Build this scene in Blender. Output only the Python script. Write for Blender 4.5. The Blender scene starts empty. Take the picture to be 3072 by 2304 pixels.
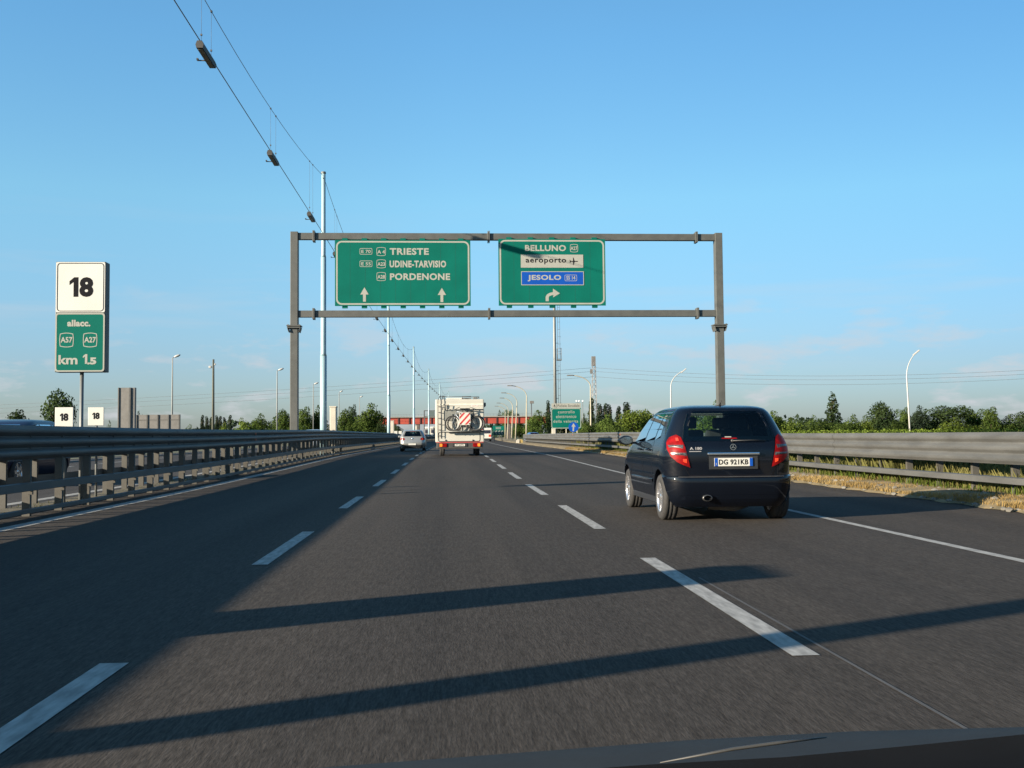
import bpy, bmesh, math, random
from mathutils import Vector, Matrix
rnd = random.Random(11)
C = bpy.context.scene.collection
S = bpy.context.scene
# ------------------------------------------------------------------ camera
FPX, YAW, PITCH, ROLL, CAMH = 3120.0, .0605, .0495, .0087, 1.18     # focal length in photo pixels (3072 wide)
_cy, _sy, _cp, _sp = math.cos(YAW), math.sin(YAW), math.cos(PITCH), math.sin(PITCH)
FW = Vector((_sy*_cp, _cy*_cp, _sp)); _rt = Vector((_cy, -_sy, 0)); _up = _rt.cross(FW)
RT = math.cos(ROLL)*_rt - math.sin(ROLL)*_up; UP = math.sin(ROLL)*_rt + math.cos(ROLL)*_up
cam = bpy.data.cameras.new('camera'); camo = bpy.data.objects.new('camera', cam); C.objects.link(camo)
cam.sensor_width = 36; cam.lens = 36*FPX/3072; cam.clip_start = .05; cam.clip_end = 12000
M = Matrix.Identity(4)
for i in range(3):
    M[i][0] = RT[i]; M[i][1] = UP[i]; M[i][2] = -FW[i]
M[0][3], M[1][3], M[2][3] = 0, 0, CAMH
camo.matrix_world = M
S.camera = camo
def at(px, py, Y):
    d = FW + RT*((px-1536)/FPX) - UP*((py-1152)/FPX)
    return d*(Y/d.y) + Vector((0, 0, CAMH))
def ppm(p):                                   # photo pixels per metre at a point
    return FPX/((Vector(p)-Vector((0, 0, CAMH))).dot(FW))
# ------------------------------------------------------------------ world, sun
SUN_DIR = Vector((-1, -.5, .2835*1.0)).normalized()      # towards the sun
EL = math.asin(SUN_DIR.z); AZ = math.atan2(SUN_DIR.x, SUN_DIR.y)
S.view_settings.view_transform = 'Standard'; S.view_settings.look = 'None'
S.view_settings.exposure = 1.68; S.view_settings.gamma = 1
S.view_settings.use_curve_mapping = False
W = bpy.data.worlds.new('World'); S.world = W; W.use_nodes = True
nt = W.node_tree; nt.nodes.clear()
def wn(t, **k):
    n = nt.nodes.new(t)
    for a, b in k.items(): setattr(n, a, b)
    return n
sky = wn('ShaderNodeTexSky', sky_type='NISHITA', sun_disc=False, sun_elevation=EL, sun_rotation=AZ,
         altitude=0, air_density=1.0, dust_density=.6, ozone_density=2.2)
bg = wn('ShaderNodeBackground'); bg.inputs[1].default_value = .06
out = wn('ShaderNodeOutputWorld')
tc = wn('ShaderNodeTexCoord')
sep = wn('ShaderNodeSeparateXYZ'); nt.links.new(tc.outputs['Generated'], sep.inputs[0])
def ramp(fac, pts, tree=None, interp='LINEAR'):
    t = tree or nt
    r = t.nodes.new('ShaderNodeValToRGB'); r.color_ramp.interpolation = interp
    e = r.color_ramp.elements
    while len(e) < len(pts): e.new(.5)
    for i, (p, c) in enumerate(pts):
        e[i].position = p; e[i].color = (*c, 1) if len(c) == 3 else c
    t.links.new(fac, r.inputs[0]); return r.outputs[0]
mp = wn('ShaderNodeMapping'); mp.inputs['Scale'].default_value = (1, 1, 3.4)
nt.links.new(tc.outputs['Generated'], mp.inputs[0])
nz = wn('ShaderNodeTexNoise'); nz.inputs['Scale'].default_value = 9.5; nz.inputs['Detail'].default_value = 7; nz.inputs['Roughness'].default_value = .58
nt.links.new(mp.outputs[0], nz.inputs['Vector'])
cl = ramp(nz.outputs[0], [(.53, (0, 0, 0)), (.64, (1, 1, 1))])
band = ramp(sep.outputs['Z'], [(0.0, (.75,)*3), (.035, (.8,)*3), (.085, (.45,)*3), (.16, (.0,)*3)])
mul = wn('ShaderNodeMath', operation='MULTIPLY'); nt.links.new(cl, mul.inputs[0]); nt.links.new(band, mul.inputs[1])
# one thin streak of cirrus
mp2 = wn('ShaderNodeMapping'); mp2.inputs['Scale'].default_value = (2.2, 2.2, 22); mp2.inputs['Rotation'].default_value = (0, -.14, 0)
nt.links.new(tc.outputs['Generated'], mp2.inputs[0])
nz2 = wn('ShaderNodeTexNoise'); nz2.inputs['Scale'].default_value = 2.2; nz2.inputs['Detail'].default_value = 5
nt.links.new(mp2.outputs[0], nz2.inputs['Vector'])
cl2 = ramp(nz2.outputs[0], [(.54, (0, 0, 0)), (.78, (.32,)*3)])
band2 = ramp(sep.outputs['Z'], [(.03, (0,)*3), (.08, (1,)*3), (.15, (.7,)*3), (.22, (0,)*3)])
mul2 = wn('ShaderNodeMath', operation='MULTIPLY'); nt.links.new(cl2, mul2.inputs[0]); nt.links.new(band2, mul2.inputs[1])
addc = wn('ShaderNodeMath', operation='MAXIMUM'); nt.links.new(mul.outputs[0], addc.inputs[0]); nt.links.new(mul2.outputs[0], addc.inputs[1])
mixc = wn('ShaderNodeMixRGB', blend_type='MIX'); nt.links.new(addc.outputs[0], mixc.inputs[0])
tint = wn('ShaderNodeMixRGB', blend_type='MULTIPLY'); tint.inputs[0].default_value = 1; tint.inputs[2].default_value = (.78, 1.0, 1.22, 1)
nt.links.new(sky.outputs[0], tint.inputs[1])
grad = ramp(sep.outputs['Z'], [(0.0, (.67, .625, .79)), (.07, (.79, .74, .83)), (.22, (1.08, 1.18, 1.02)), (.36, (1.0, 1.23, 1.15))])
side = ramp(sep.outputs['X'], [(.0, (1.02, 1.03, 1.0)), (.12, (.98, .985, .955)), (.5, (.71, .745, .755))])
g3 = wn('ShaderNodeMixRGB', blend_type='MULTIPLY'); g3.inputs[0].default_value = 1
nt.links.new(grad, g3.inputs[1]); nt.links.new(side, g3.inputs[2]); grad = g3.outputs[0]
g2 = wn('ShaderNodeMixRGB', blend_type='MULTIPLY'); g2.inputs[0].default_value = 1
nt.links.new(tint.outputs[0], g2.inputs[1]); nt.links.new(grad, g2.inputs[2])
nt.links.new(g2.outputs[0], mixc.inputs[1]); mixc.inputs[2].default_value = (3.3, 3.4, 3.62, 1)
nt.links.new(mixc.outputs[0], bg.inputs[0]); nt.links.new(bg.outputs[0], out.inputs[0])
sl = bpy.data.lights.new('sun', 'SUN'); sl.energy = 5.0; sl.angle = math.radians(.55); sl.color = (1, .85, .67)
so = bpy.data.objects.new('sun', sl); C.objects.link(so); so.location = (-60, -30, 40)
so.rotation_euler = (-SUN_DIR).to_track_quat('-Z', 'Y').to_euler()
# ------------------------------------------------------------------ materials
MT = {}
def mat(name, col, rough=.6, metal=0, var=.12, scale=6, bump=0, coat=0, spec=.5, stretch=None, emit=None, col2=None, bscale=None):
    if name in MT: return MT[name]
    m = bpy.data.materials.new(name); m.use_nodes = True; t = m.node_tree
    b = t.nodes['Principled BSDF']; b.inputs['Roughness'].default_value = rough; b.inputs['Metallic'].default_value = metal
    b.inputs['Coat Weight'].default_value = coat; b.inputs['Coat Roughness'].default_value = .04; b.inputs['Specular IOR Level'].default_value = spec
    tc = t.nodes.new('ShaderNodeTexCoord'); mp = t.nodes.new('ShaderNodeMapping')
    if stretch: mp.inputs['Scale'].default_value = stretch
    t.links.new(tc.outputs['Object'], mp.inputs[0])
    n = t.nodes.new('ShaderNodeTexNoise'); n.inputs['Scale'].default_value = scale; n.inputs['Detail'].default_value = 6
    t.links.new(mp.outputs[0], n.inputs['Vector'])
    lo = tuple(max(0, c*(1-var)) for c in col); hi = tuple(min(1, c*(1+var)) for c in (col2 or col))
    if col2: lo = col; hi = col2
    t.links.new(ramp(n.outputs[0], [(.33, lo), (.67, hi)], t), b.inputs['Base Color'])
    if bump:
        n2 = t.nodes.new('ShaderNodeTexNoise'); n2.inputs['Scale'].default_value = bscale or scale*3; n2.inputs['Detail'].default_value = 4
        t.links.new(mp.outputs[0], n2.inputs['Vector'])
        bp = t.nodes.new('ShaderNodeBump'); bp.inputs['Strength'].default_value = bump; bp.inputs['Distance'].default_value = .02
        t.links.new(n2.outputs[0], bp.inputs['Height']); t.links.new(bp.outputs[0], b.inputs['Normal'])
    if emit:
        b.inputs['Emission Color'].default_value = (*emit[0], 1); b.inputs['Emission Strength'].default_value = emit[1]
    MT[name] = m; return m
def asphalt(name, c1, c2):
    m = bpy.data.materials.new(name); m.use_nodes = True; t = m.node_tree; b = t.nodes['Principled BSDF']
    b.inputs['Roughness'].default_value = .86; b.inputs['Specular IOR Level'].default_value = .08
    tc = t.nodes.new('ShaderNodeTexCoord')
    def noise(sc, st, det):
        mp = t.nodes.new('ShaderNodeMapping'); mp.inputs['Scale'].default_value = st; t.links.new(tc.outputs['Object'], mp.inputs[0])
        n = t.nodes.new('ShaderNodeTexNoise'); n.inputs['Scale'].default_value = sc; n.inputs['Detail'].default_value = det; n.inputs['Roughness'].default_value = .65
        t.links.new(mp.outputs[0], n.inputs['Vector']); return n.outputs[0]
    fine = noise(38, (1, .10, 1), 6); broad = noise(1.1, (1, .035, 1), 6); grit = noise(95, (1, .14, 1), 3)
    base = ramp(fine, [(.34, c1), (.66, c2)], t)
    br = ramp(broad, [(.28, (.72, .725, .74)), (.5, (1.0, 1.0, 1.0)), (.72, (1.22, 1.2, 1.17))], t)
    gr = ramp(grit, [(.3, (.66,)*3), (.7, (1.34,)*3)], t)
    sx = t.nodes.new('ShaderNodeSeparateXYZ'); t.links.new(tc.outputs['Object'], sx.inputs[0])
    wt_ = t.nodes.new('ShaderNodeMath'); wt_.operation = 'MULTIPLY'; wt_.inputs[1].default_value = 2*math.pi/1.82; t.links.new(sx.outputs[0], wt_.inputs[0])
    ws = t.nodes.new('ShaderNodeMath'); ws.operation = 'SINE'; t.links.new(wt_.outputs[0], ws.inputs[0])
    wa = t.nodes.new('ShaderNodeMath'); wa.operation = 'MULTIPLY_ADD'; wa.inputs[1].default_value = .5; wa.inputs[2].default_value = .5; t.links.new(ws.outputs[0], wa.inputs[0])
    track = ramp(wa.outputs[0], [(0, (.93, .93, .94)), (1, (1.07, 1.06, 1.05))], t)
    mt_ = t.nodes.new('ShaderNodeMixRGB'); mt_.blend_type = 'MULTIPLY'; mt_.inputs[0].default_value = 1
    t.links.new(base, mt_.inputs[1]); t.links.new(track, mt_.inputs[2]); base = mt_.outputs[0]
    m1 = t.nodes.new('ShaderNodeMixRGB'); m1.blend_type = 'MULTIPLY'; m1.inputs[0].default_value = 1
    t.links.new(base, m1.inputs[1]); t.links.new(br, m1.inputs[2])
    m2 = t.nodes.new('ShaderNodeMixRGB'); m2.blend_type = 'MULTIPLY'; m2.inputs[0].default_value = 1
    t.links.new(m1.outputs[0], m2.inputs[1]); t.links.new(gr, m2.inputs[2]); t.links.new(m2.outputs[0], b.inputs['Base Color'])
    bp = t.nodes.new('ShaderNodeBump'); bp.inputs['Strength'].default_value = .35; bp.inputs['Distance'].default_value = .006
    t.links.new(grit, bp.inputs['Height']); t.links.new(bp.outputs[0], b.inputs['Normal'])
    MT[name] = m; return m
def foliage(name, c1, c2, scale=3.0):
    m = bpy.data.materials.new(name); m.use_nodes = True; t = m.node_tree; t.nodes.clear()
    o = t.nodes.new('ShaderNodeOutputMaterial'); d = t.nodes.new('ShaderNodeBsdfDiffuse'); tr = t.nodes.new('ShaderNodeBsdfTranslucent'); mx = t.nodes.new('ShaderNodeMixShader')
    mx.inputs[0].default_value = .3
    g = t.nodes.new('ShaderNodeTexCoord'); n = t.nodes.new('ShaderNodeTexNoise'); n.inputs['Scale'].default_value = scale; n.inputs['Detail'].default_value = 5
    t.links.new(g.outputs['Object'], n.inputs['Vector'])
    col = ramp(n.outputs[0], [(.3, c1), (.7, c2)], t)
    oi = t.nodes.new('ShaderNodeObjectInfo'); hs = t.nodes.new('ShaderNodeHueSaturation')
    mr = t.nodes.new('ShaderNodeMapRange'); mr.inputs[3].default_value = .75; mr.inputs[4].default_value = 1.3
    t.links.new(oi.outputs['Random'], mr.inputs[0]); t.links.new(mr.outputs[0], hs.inputs['Value']); t.links.new(col, hs.inputs['Color'])
    for s in (d, tr): t.links.new(hs.outputs[0], s.inputs['Color'])
    t.links.new(d.outputs[0], mx.inputs[1]); t.links.new(tr.outputs[0], mx.inputs[2]); t.links.new(mx.outputs[0], o.inputs[0])
    MT[name] = m; return m
def glass(name, tintc, refl=1.0):
    m = bpy.data.materials.new(name); m.use_nodes = True; t = m.node_tree; t.nodes.clear()
    o = t.nodes.new('ShaderNodeOutputMaterial'); a = t.nodes.new('ShaderNodeBsdfTransparent'); a.inputs[0].default_value = (*tintc, 1)
    g = t.nodes.new('ShaderNodeBsdfGlossy'); g.inputs['Roughness'].default_value = .02
    f = t.nodes.new('ShaderNodeFresnel'); f.inputs[0].default_value = 1.5; mx = t.nodes.new('ShaderNodeMixShader')
    ge = t.nodes.new('ShaderNodeNewGeometry'); nz = t.nodes.new('ShaderNodeTexNoise'); nz.inputs['Scale'].default_value = 2.0
    nb = t.nodes.new('ShaderNodeBump'); nb.inputs['Strength'].default_value = .01; t.links.new(nz.outputs[0], nb.inputs['Height']); t.links.new(nb.outputs[0], g.inputs['Normal'])
    t.links.new(f.outputs[0], mx.inputs[0]); t.links.new(a.outputs[0], mx.inputs[1]); t.links.new(g.outputs[0], mx.inputs[2]); t.links.new(mx.outputs[0], o.inputs[0])
    MT[name] = m; return m
ASPH = asphalt('asphalt', (.033, .0290, .0245), (.056, .050, .0435))
ASPH2 = asphalt('asphalt_opposite', (.042, .040, .038), (.06, .057, .053))
WHITE_LINE = mat('line_paint', (.185, .185, .175), .75, scale=9, stretch=(2.5, .5, 1), col2=(.315, .315, .295), spec=.1)
ZINC = mat('zinc_steel', (.060, .061, .058), .6, .1, .22, 1.6, stretch=(1, .6, 3))
ZINC_D = mat('zinc_post', (.050, .048, .040), .7, .05, .15, 5)
GANTRY = mat('gantry_paint', (.062, .065, .060), .55, .1, .14, 2.5)
POLE_B = mat('pale_blue_paint', (.22, .32, .35), .45, 0, .06, 2)
GREEN = mat('sign_green', (.0008, .088, .066), .75, 0, .10, .8, spec=.08)
CREAM = mat('sign_reflective', (.225, .232, .205), .75, 0, .05, 3)
BLUE = mat('sign_blue', (.003, .05, .26), .75, 0, .06, 2, spec=.1)
BLACK = mat('black_lettering', (.006, .006, .008), .7, spec=.08)
SIGNBACK = mat('sign_back_grey', (.115, .112, .105), .6, .1, .12, 3)
WHITE = mat('white_paint', (.44, .44, .40), .35, 0, .04, 2)
RED = mat('sign_red', (.36, .03, .03), .4, 0, .08)
TYRE = mat('tyre_rubber', (.018, .0175, .017), .8, 0, .2, 20, bump=.2)
DARKPL = mat('black_plastic', (.014, .015, .016), .55, 0, .2, 8)
PAINT_K = mat('black_car_paint', (.0018, .003, .006), .5, 0, .05, 3, coat=.75, spec=.05)
PAINT_S = mat('silver_car_paint', (.27, .27, .25), .32, .55, .05, 3, coat=.6)
PAINT_B = mat('blue_car_paint', (.008, .012, .03), .35, .0, .05, 3, coat=.3, spec=.2)
PAINT_W = mat('white_car_paint', (.24, .27, .31), .3, 0, .04, 3, coat=.5)
CHROME = mat('chrome', (.75, .76, .78), .12, 1, .03)
ALLOY = mat('alloy', (.62, .62, .63), .25, .9, .06)
REDL = mat('red_lamp', (.13, .0018, .0025), .45, 0, .45, 14, coat=.06, spec=.1, emit=((1, .02, .01), .012))
REDLIT = mat('red_lamp_lit', (.45, .02, .01), .3, 0, .1, 10, coat=.2, emit=((1, .10, .02), .16))
CLEARL = mat('clear_lamp', (.05, .05, .052), .35, .2, .8, 60, coat=.2)
ORANGE = mat('orange_reflector', (.55, .10, .03), .4)
GLASS = glass('tinted_glass', (.66, .78, .74))
GLASS_D = glass('dark_glass', (.10, .13, .14))
SEAT = mat('seat_fabric', (.012, .012, .014), .9)
BRIDGE = mat('red_bridge_paint', (.25, .038, .022), .55, 0, .12, .6)
CONC = mat('concrete', (.19, .185, .165), .85, 0, .12, 1.2, bump=.1)
DARKST = mat('dark_steel', (.06, .065, .07), .6, .2)
GREYST = mat('grey_steel', (.13, .14, .138), .5, .2, .1, 1)
LAMPWHITE = mat('white_pole_paint', (.30, .30, .285), .45, 0, .06, 2)
LAMPCR = mat('cream_pole_paint', (.27, .25, .185), .6, 0, .12, 1.5)
FIXT = mat('lamp_fixture', (.028, .028, .026), .6, 0, .2, 6)
DIFF = mat('lamp_diffuser', (.12, .11, .075), .35, 0, .15, 6)
BARK = mat('bark', (.09, .07, .05), .9, 0, .3, 8)
LEAF = foliage('leaf_mid', (.026, .046, .011), (.075, .108, .026))
LEAF_D = foliage('leaf_dark', (.017, .031, .014), (.046, .068, .024))  # extra bluish green puts a little haze into the leaf colour
LEAF_L = foliage('leaf_light', (.038, .062, .010), (.105, .140, .028))
LEAF_G = foliage('leaf_greyish', (.018, .029, .019), (.038, .056, .030))
GRASS = foliage('tall_grass', (.05, .06, .016), (.14, .13, .048), .7)
STRAW = foliage('dry_straw', (.17, .115, .042), (.30, .215, .09), .9)
SOIL = mat('verge_soil', (.07, .06, .032), .95, 0, .3, 2.6, bump=.9, col2=(.19, .14, .066), bscale=9)
FIELD = mat('field', (.035, .05, .015), .95, 0, .3, .12, bump=.3, col2=(.08, .078, .03), bscale=2)
MEDIAN = mat('median_soil', (.05, .045, .026), .95, 0, .3, 1.5, bump=.5, col2=(.09, .075, .04))
# ------------------------------------------------------------------ mesh helpers
class MB:
    def __init__(s): s.v = []; s.f = []; s.sm = []
    def quad(s, *p, smooth=False):
        i = len(s.v); s.v += [tuple(q) for q in p]; s.f.append(tuple(range(i, i+len(p)))); s.sm.append(smooth); return s
    def box(s, c, d, rz=0, bev=0):
        x, y, z = d[0]/2, d[1]/2, d[2]/2
        R = Matrix.Rotation(rz, 3, 'Z'); c = Vector(c)
        if bev:
            bm = bmesh.new(); bmesh.ops.create_cube(bm, size=1)
            for q in bm.verts: q.co = Vector((q.co.x*d[0], q.co.y*d[1], q.co.z*d[2]))
            bmesh.ops.bevel(bm, geom=bm.edges[:], offset=bev, segments=2, affect='EDGES', profile=.6)
            return s.bm(bm, lambda p: R @ p + c)
        i = len(s.v)
        for a in (-x, x):
            for b in (-y, y):
                for e in (-z, z): s.v.append(tuple(R @ Vector((a, b, e)) + c))
        for q in ((0, 1, 3, 2), (4, 6, 7, 5), (0, 4, 5, 1), (2, 3, 7, 6), (0, 2, 6, 4), (1, 5, 7, 3)):
            s.f.append(tuple(i+k for k in q)); s.sm.append(False)
        return s
    def bm(s, bm, fn=lambda p: p, smooth=False):
        i = len(s.v); bm.verts.index_update()
        s.v += [tuple(fn(q.co)) for q in bm.verts]
        for f in bm.faces: s.f.append(tuple(i+q.index for q in f.verts)); s.sm.append(smooth)
        bm.free(); return s
    def tube(s, pts, r, n=8, cap=True, smooth=True):
        pts = [Vector(p) for p in pts]; k = len(pts); rs = r if isinstance(r, (list, tuple)) else [r]*k
        i0 = len(s.v); ref = None
        for j, p in enumerate(pts):
            t = (pts[min(j+1, k-1)]-pts[max(j-1, 0)]).normalized()
            if ref is None: ref = Vector((0, 0, 1)) if abs(t.z) < .9 else Vector((1, 0, 0))
            a = t.cross(ref).normalized(); b = t.cross(a)
            ref = -b if ref.dot(-b) > 0 else b
            b = t.cross(a)
            for q in range(n):
                w = 2*math.pi*q/n
                s.v.append(tuple(p+(a*math.cos(w)+b*math.sin(w))*rs[j]))
        for j in range(k-1):
            for q in range(n):
                q2 = (q+1) % n
                s.f.append((i0+j*n+q, i0+j*n+q2, i0+(j+1)*n+q2, i0+(j+1)*n+q)); s.sm.append(smooth)
        if cap:
            s.f.append(tuple(i0+q for q in range(n))[::-1]); s.sm.append(False)
            s.f.append(tuple(i0+(k-1)*n+q for q in range(n))); s.sm.append(False)
        return s
    def lathe(s, prof, c, axis='z', n=16, smooth=True):
        i0 = len(s.v); c = Vector(c); k = len(prof)
        for (r, h) in prof:
            for q in range(n):
                w = 2*math.pi*q/n; a, b = r*math.cos(w), r*math.sin(w)
                p = {'z': (a, b, h), 'x': (h, a, b), 'y': (a, h, b)}[axis]
                s.v.append(tuple(Vector(p)+c))
        for j in range(k-1):
            for q in range(n):
                q2 = (q+1) % n
                s.f.append((i0+j*n+q, i0+j*n+q2, i0+(j+1)*n+q2, i0+(j+1)*n+q)); s.sm.append(smooth)
        return s
    def strip(s, prof, path, closed=False, smooth=False, caps=False):       # prof (x,z) swept along path [(x,y,z)]
        i0 = len(s.v); k = len(prof)
        for (px, py, pz) in path:
            for (x, z) in prof: s.v.append((px+x, py, pz+z))
        for j in range(len(path)-1):
            for q in range(k if closed else k-1):
                q2 = (q+1) % k
                s.f.append((i0+j*k+q, i0+j*k+q2, i0+(j+1)*k+q2, i0+(j+1)*k+q)); s.sm.append(smooth)
        if caps:
            s.f.append(tuple(range(i0, i0+k))); s.sm.append(False)
            e = i0+(len(path)-1)*k; s.f.append(tuple(range(e, e+k))); s.sm.append(False)
        return s
    def prism(s, poly, y0, y1, fn=None):                                    # (x,z) polygon between two Y planes
        i = len(s.v); n = len(poly)
        for y in (y0, y1):
            for (x, z) in poly: s.v.append((x, y, z) if fn is None else tuple(fn(x, y, z)))
        s.f.append(tuple(range(i, i+n))); s.f.append(tuple(range(i+n, i+2*n))[::-1]); s.sm += [False]*2
        for q in range(n):
            q2 = (q+1) % n; s.f.append((i+q, i+n+q, i+n+q2, i+q2)); s.sm.append(False)
        return s
    def mesh(s, name, m):
        me = bpy.data.meshes.new(name); me.from_pydata(s.v, [], s.f); me.materials.append(m)
        me.polygons.foreach_set('use_smooth', s.sm); me.update(); return me
    def build(s, name, m, parent=None, loc=None, recalc=False):
        me = s.mesh(name, m)
        if recalc:
            b = bmesh.new(); b.from_mesh(me); bmesh.ops.recalc_face_normals(b, faces=b.faces[:]); b.to_mesh(me); b.free()
        o = bpy.data.objects.new(name, me); C.objects.link(o)
        if parent: o.parent = parent
        if loc: o.location = loc
        return o
def tag(o, label=None, cat=None, group=None, kind=None):
    if label: o['label'] = label
    if cat: o['category'] = cat
    if group: o['group'] = group
    if kind: o['kind'] = kind
    return o
def thing(name, label, cat, loc=(0, 0, 0), rz=0, group=None):
    o = bpy.data.objects.new(name, None); C.objects.link(o); o.location = loc; o.rotation_euler = (0, 0, rz)
    o.empty_display_size = .2
    return tag(o, label, cat, group)
def kids(o): return [c for c in bpy.data.objects if c.parent == o]
def dup(o, loc=None, rz=None, label=None, group=None, scale=None, parent=None, ch=None):
    c = o.copy(); C.objects.link(c)
    if parent: c.parent = parent
    if loc is not None: c.location = loc
    if rz is not None: c.rotation_euler = (0, 0, rz)
    if scale is not None: c.scale = scale
    if label: c['label'] = label
    if group: c['group'] = group
    for k in list(o.children): dup(k, parent=c)
    return c
# text as flat glyph polygons, fitted into a box
_tc = {}
def glyphs(s, bold=.02, space=1.0):
    k = (s, bold, space)
    if k in _tc: return _tc[k]
    cu = bpy.data.curves.new('txt', 'FONT'); cu.body = s; cu.size = 1; cu.offset = bold; cu.space_character = space; cu.resolution_u = 3
    cu.fill_mode = 'FRONT'
    o = bpy.data.objects.new('txt', cu); C.objects.link(o)
    bpy.context.view_layer.update()
    dg = bpy.context.evaluated_depsgraph_get()
    me = bpy.data.meshes.new_from_object(o.evaluated_get(dg))
    V = [(v.co.x, v.co.y) for v in me.vertices]; F = [tuple(p.vertices) for p in me.polygons]
    bpy.data.objects.remove(o); bpy.data.curves.remove(cu); bpy.data.meshes.remove(me)
    x0 = min(v[0] for v in V); x1 = max(v[0] for v in V); y0 = min(v[1] for v in V); y1 = max(v[1] for v in V)
    _tc[k] = ([((x-x0)/(x1-x0), (y-y0)/(y1-y0)) for x, y in V], F); return _tc[k]
ONE = [(.42, 0), (.72, 0), (.72, 1), (.46, 1), (.16, .80), (.16, .60), (.42, .76)]
def put_one(mb, cx, cz, w, h, y): flat(mb, [(cx+(a-.44)*w/.56, cz+(b-.5)*h) for a, b in ONE], y)
def put_text(mb, s, cx, cz, w, h, y, bold=.02, space=1.0, fn=None):
    V, F = glyphs(s, bold, space); i = len(mb.v)
    for (a, b) in V:
        p = (cx+(a-.5)*w, y, cz+(b-.5)*h); mb.v.append(p if fn is None else tuple(fn(*p)))
    for f in F: mb.f.append(tuple(i+k for k in f)); mb.sm.append(False)
def rrect(cx, cz, w, h, r, n=5):
    P = []
    for sx, sz, a0 in ((1, 1, 0), (-1, 1, 90), (-1, -1, 180), (1, -1, 270)):
        for k in range(n):
            a = math.radians(a0+90*k/(n-1)); P.append((cx+sx*(w/2-r)+r*math.cos(a), cz+sz*(h/2-r)+r*math.sin(a)))
    return P
def ring(mb, outer, inner, y):
    n = len(outer); i = len(mb.v)
    mb.v += [(x, y, z) for x, z in outer]+[(x, y, z) for x, z in inner]
    for q in range(n):
        q2 = (q+1) % n; mb.f.append((i+q, i+q2, i+n+q2, i+n+q)); mb.sm.append(False)
def flat(mb, poly, y):
    i = len(mb.v); mb.v += [(x, y, z) for x, z in poly]; mb.f.append(tuple(range(i, i+len(poly)))); mb.sm.append(False)
ORD = ['first', 'second', 'third', 'fourth', 'fifth', 'sixth', 'seventh', 'eighth', 'ninth', 'tenth', 'eleventh', 'twelfth', 'thirteenth', 'fourteenth', 'fifteenth', 'sixteenth', 'seventeenth', 'eighteenth', 'nineteenth', 'twentieth', 'twenty first', 'twenty second', 'twenty third', 'twenty fourth', 'twenty fifth', 'twenty sixth', 'twenty seventh', 'twenty eighth', 'twenty ninth', 'thirtieth']
# ------------------------------------------------------------------ setting: ground, road
def cc(Y): return max(0, Y-55)**2/12700          # the road bends gently right
def zr(Y):
    t = min(1, max(0, (Y-22)/38)); return .15*t*t*(3-2*t)
YS = [-30, -15, -8]+[-4+4*i for i in range(110)]+[440+20*i for i in range(24)]+[1000, 1500, 2500, 4000, 6000]
g = MB(); XS = [-6000, -1500, -400, -120, -40, -19.9, -7.45, -6.8, 8.3, 12, 40, 120, 400, 1500, 6000]
for i, Y in enumerate(YS):
    for X in XS: g.v.append((X+(cc(min(Y, 1000)) if abs(X) < 50 else 0), Y, zr(Y)-.05))
n = len(XS)
for i in range(len(YS)-1):
    for j in range(n-1):
        g.f.append((i*n+j, i*n+j+1, (i+1)*n+j+1, (i+1)*n+j)); g.sm.append(True)
tag(g.build('ground', FIELD), kind='structure')
def sheet(name, x0, x1, dz, m, y0=-8, y1=900, parent=None, step=None, kind='structure', jag=0, mid=0):
    b = MB(); ys = [y0]+[Y for Y in YS if y0 < Y < y1]+[y1]
    if jag: ys = [y0+.35*i for i in range(int((min(y1, 70)-y0)/.35))]+[Y for Y in YS if 70 < Y < y1]
    k = 4 if mid else 2
    for Y in ys:
        j = rnd.uniform(-jag, jag) if jag else 0
        xs = [x0+j, x1] if k == 2 else [x0+j, x0+j+.25, (x0+x1)/2, x1]
        zs = [0, 0] if k == 2 else [0, mid*.6, mid, mid*.9]
        for x, z in zip(xs, zs): b.v.append((x+cc(Y), Y, zr(Y)+dz+z+(rnd.uniform(-.02, .02)*mid*4 if z else 0)))
    for i in range(len(ys)-1):
        for q in range(k-1): b.f.append((i*k+q, i*k+q+1, (i+1)*k+q+1, (i+1)*k+q)); b.sm.append(True)
    o = b.build(name, m, parent)
    if kind: tag(o, kind=kind)
    return o
road = sheet('road', -6.75, 8.45, 0, ASPH)
opp = sheet('opposite_carriageway', -19.8, -7.5, 0, ASPH2)
sheet('median_strip', -7.55, -6.7, .02, MEDIAN)
sheet('verge', 8.22, 11.5, .008, SOIL, jag=.10, mid=.16)
XL, XR = -1.765, 1.88
def line(name, x, w, parent, y0=-5, y1=700):
    return sheet(name, x-w/2, x+w/2, .004, WHITE_LINE, y0, y1, parent, kind=None)
line('edge_line', -5.88, .26, road); line('edge_line', 5.19, .12, road, y1=330)
line('edge_line', -8.05, .25, opp); line('edge_line', -18.5, .2, opp)
def dashes(x, start, ln, parent, per=7.55, w=.15, n=58, drop=()):
    b = MB()
    for k in range(n):
        y0 = start+k*per
        for q in range(3):
            ya, yb = y0+ln*q/3, y0+ln*(q+1)/3
            b.quad((x-w/2+cc(ya), ya, zr(ya)+.004), (x+w/2+cc(ya), ya, zr(ya)+.004), (x+w/2+cc(yb), yb, zr(yb)+.004), (x-w/2+cc(yb), yb, zr(yb)+.004))
    b.build('lane_dashes', WHITE_LINE, parent)
dashes(XL, 2.35-.05, 3.35, road, n=57); dashes(XR, 5.47-7.55, 4.43, road, n=58)
dashes(-11.7, 1, 4.4, opp); dashes(-15.2, 1, 4.4, opp)
SEAM = mat('tar_seam', (.05, .05, .05), .8, 0, .2, 3)
sheet('tar_seam', 2.03, 2.05, .003, mat('pale_seam', (.052, .051, .049), .85), 1, 8.5, road, kind=None)
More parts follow.
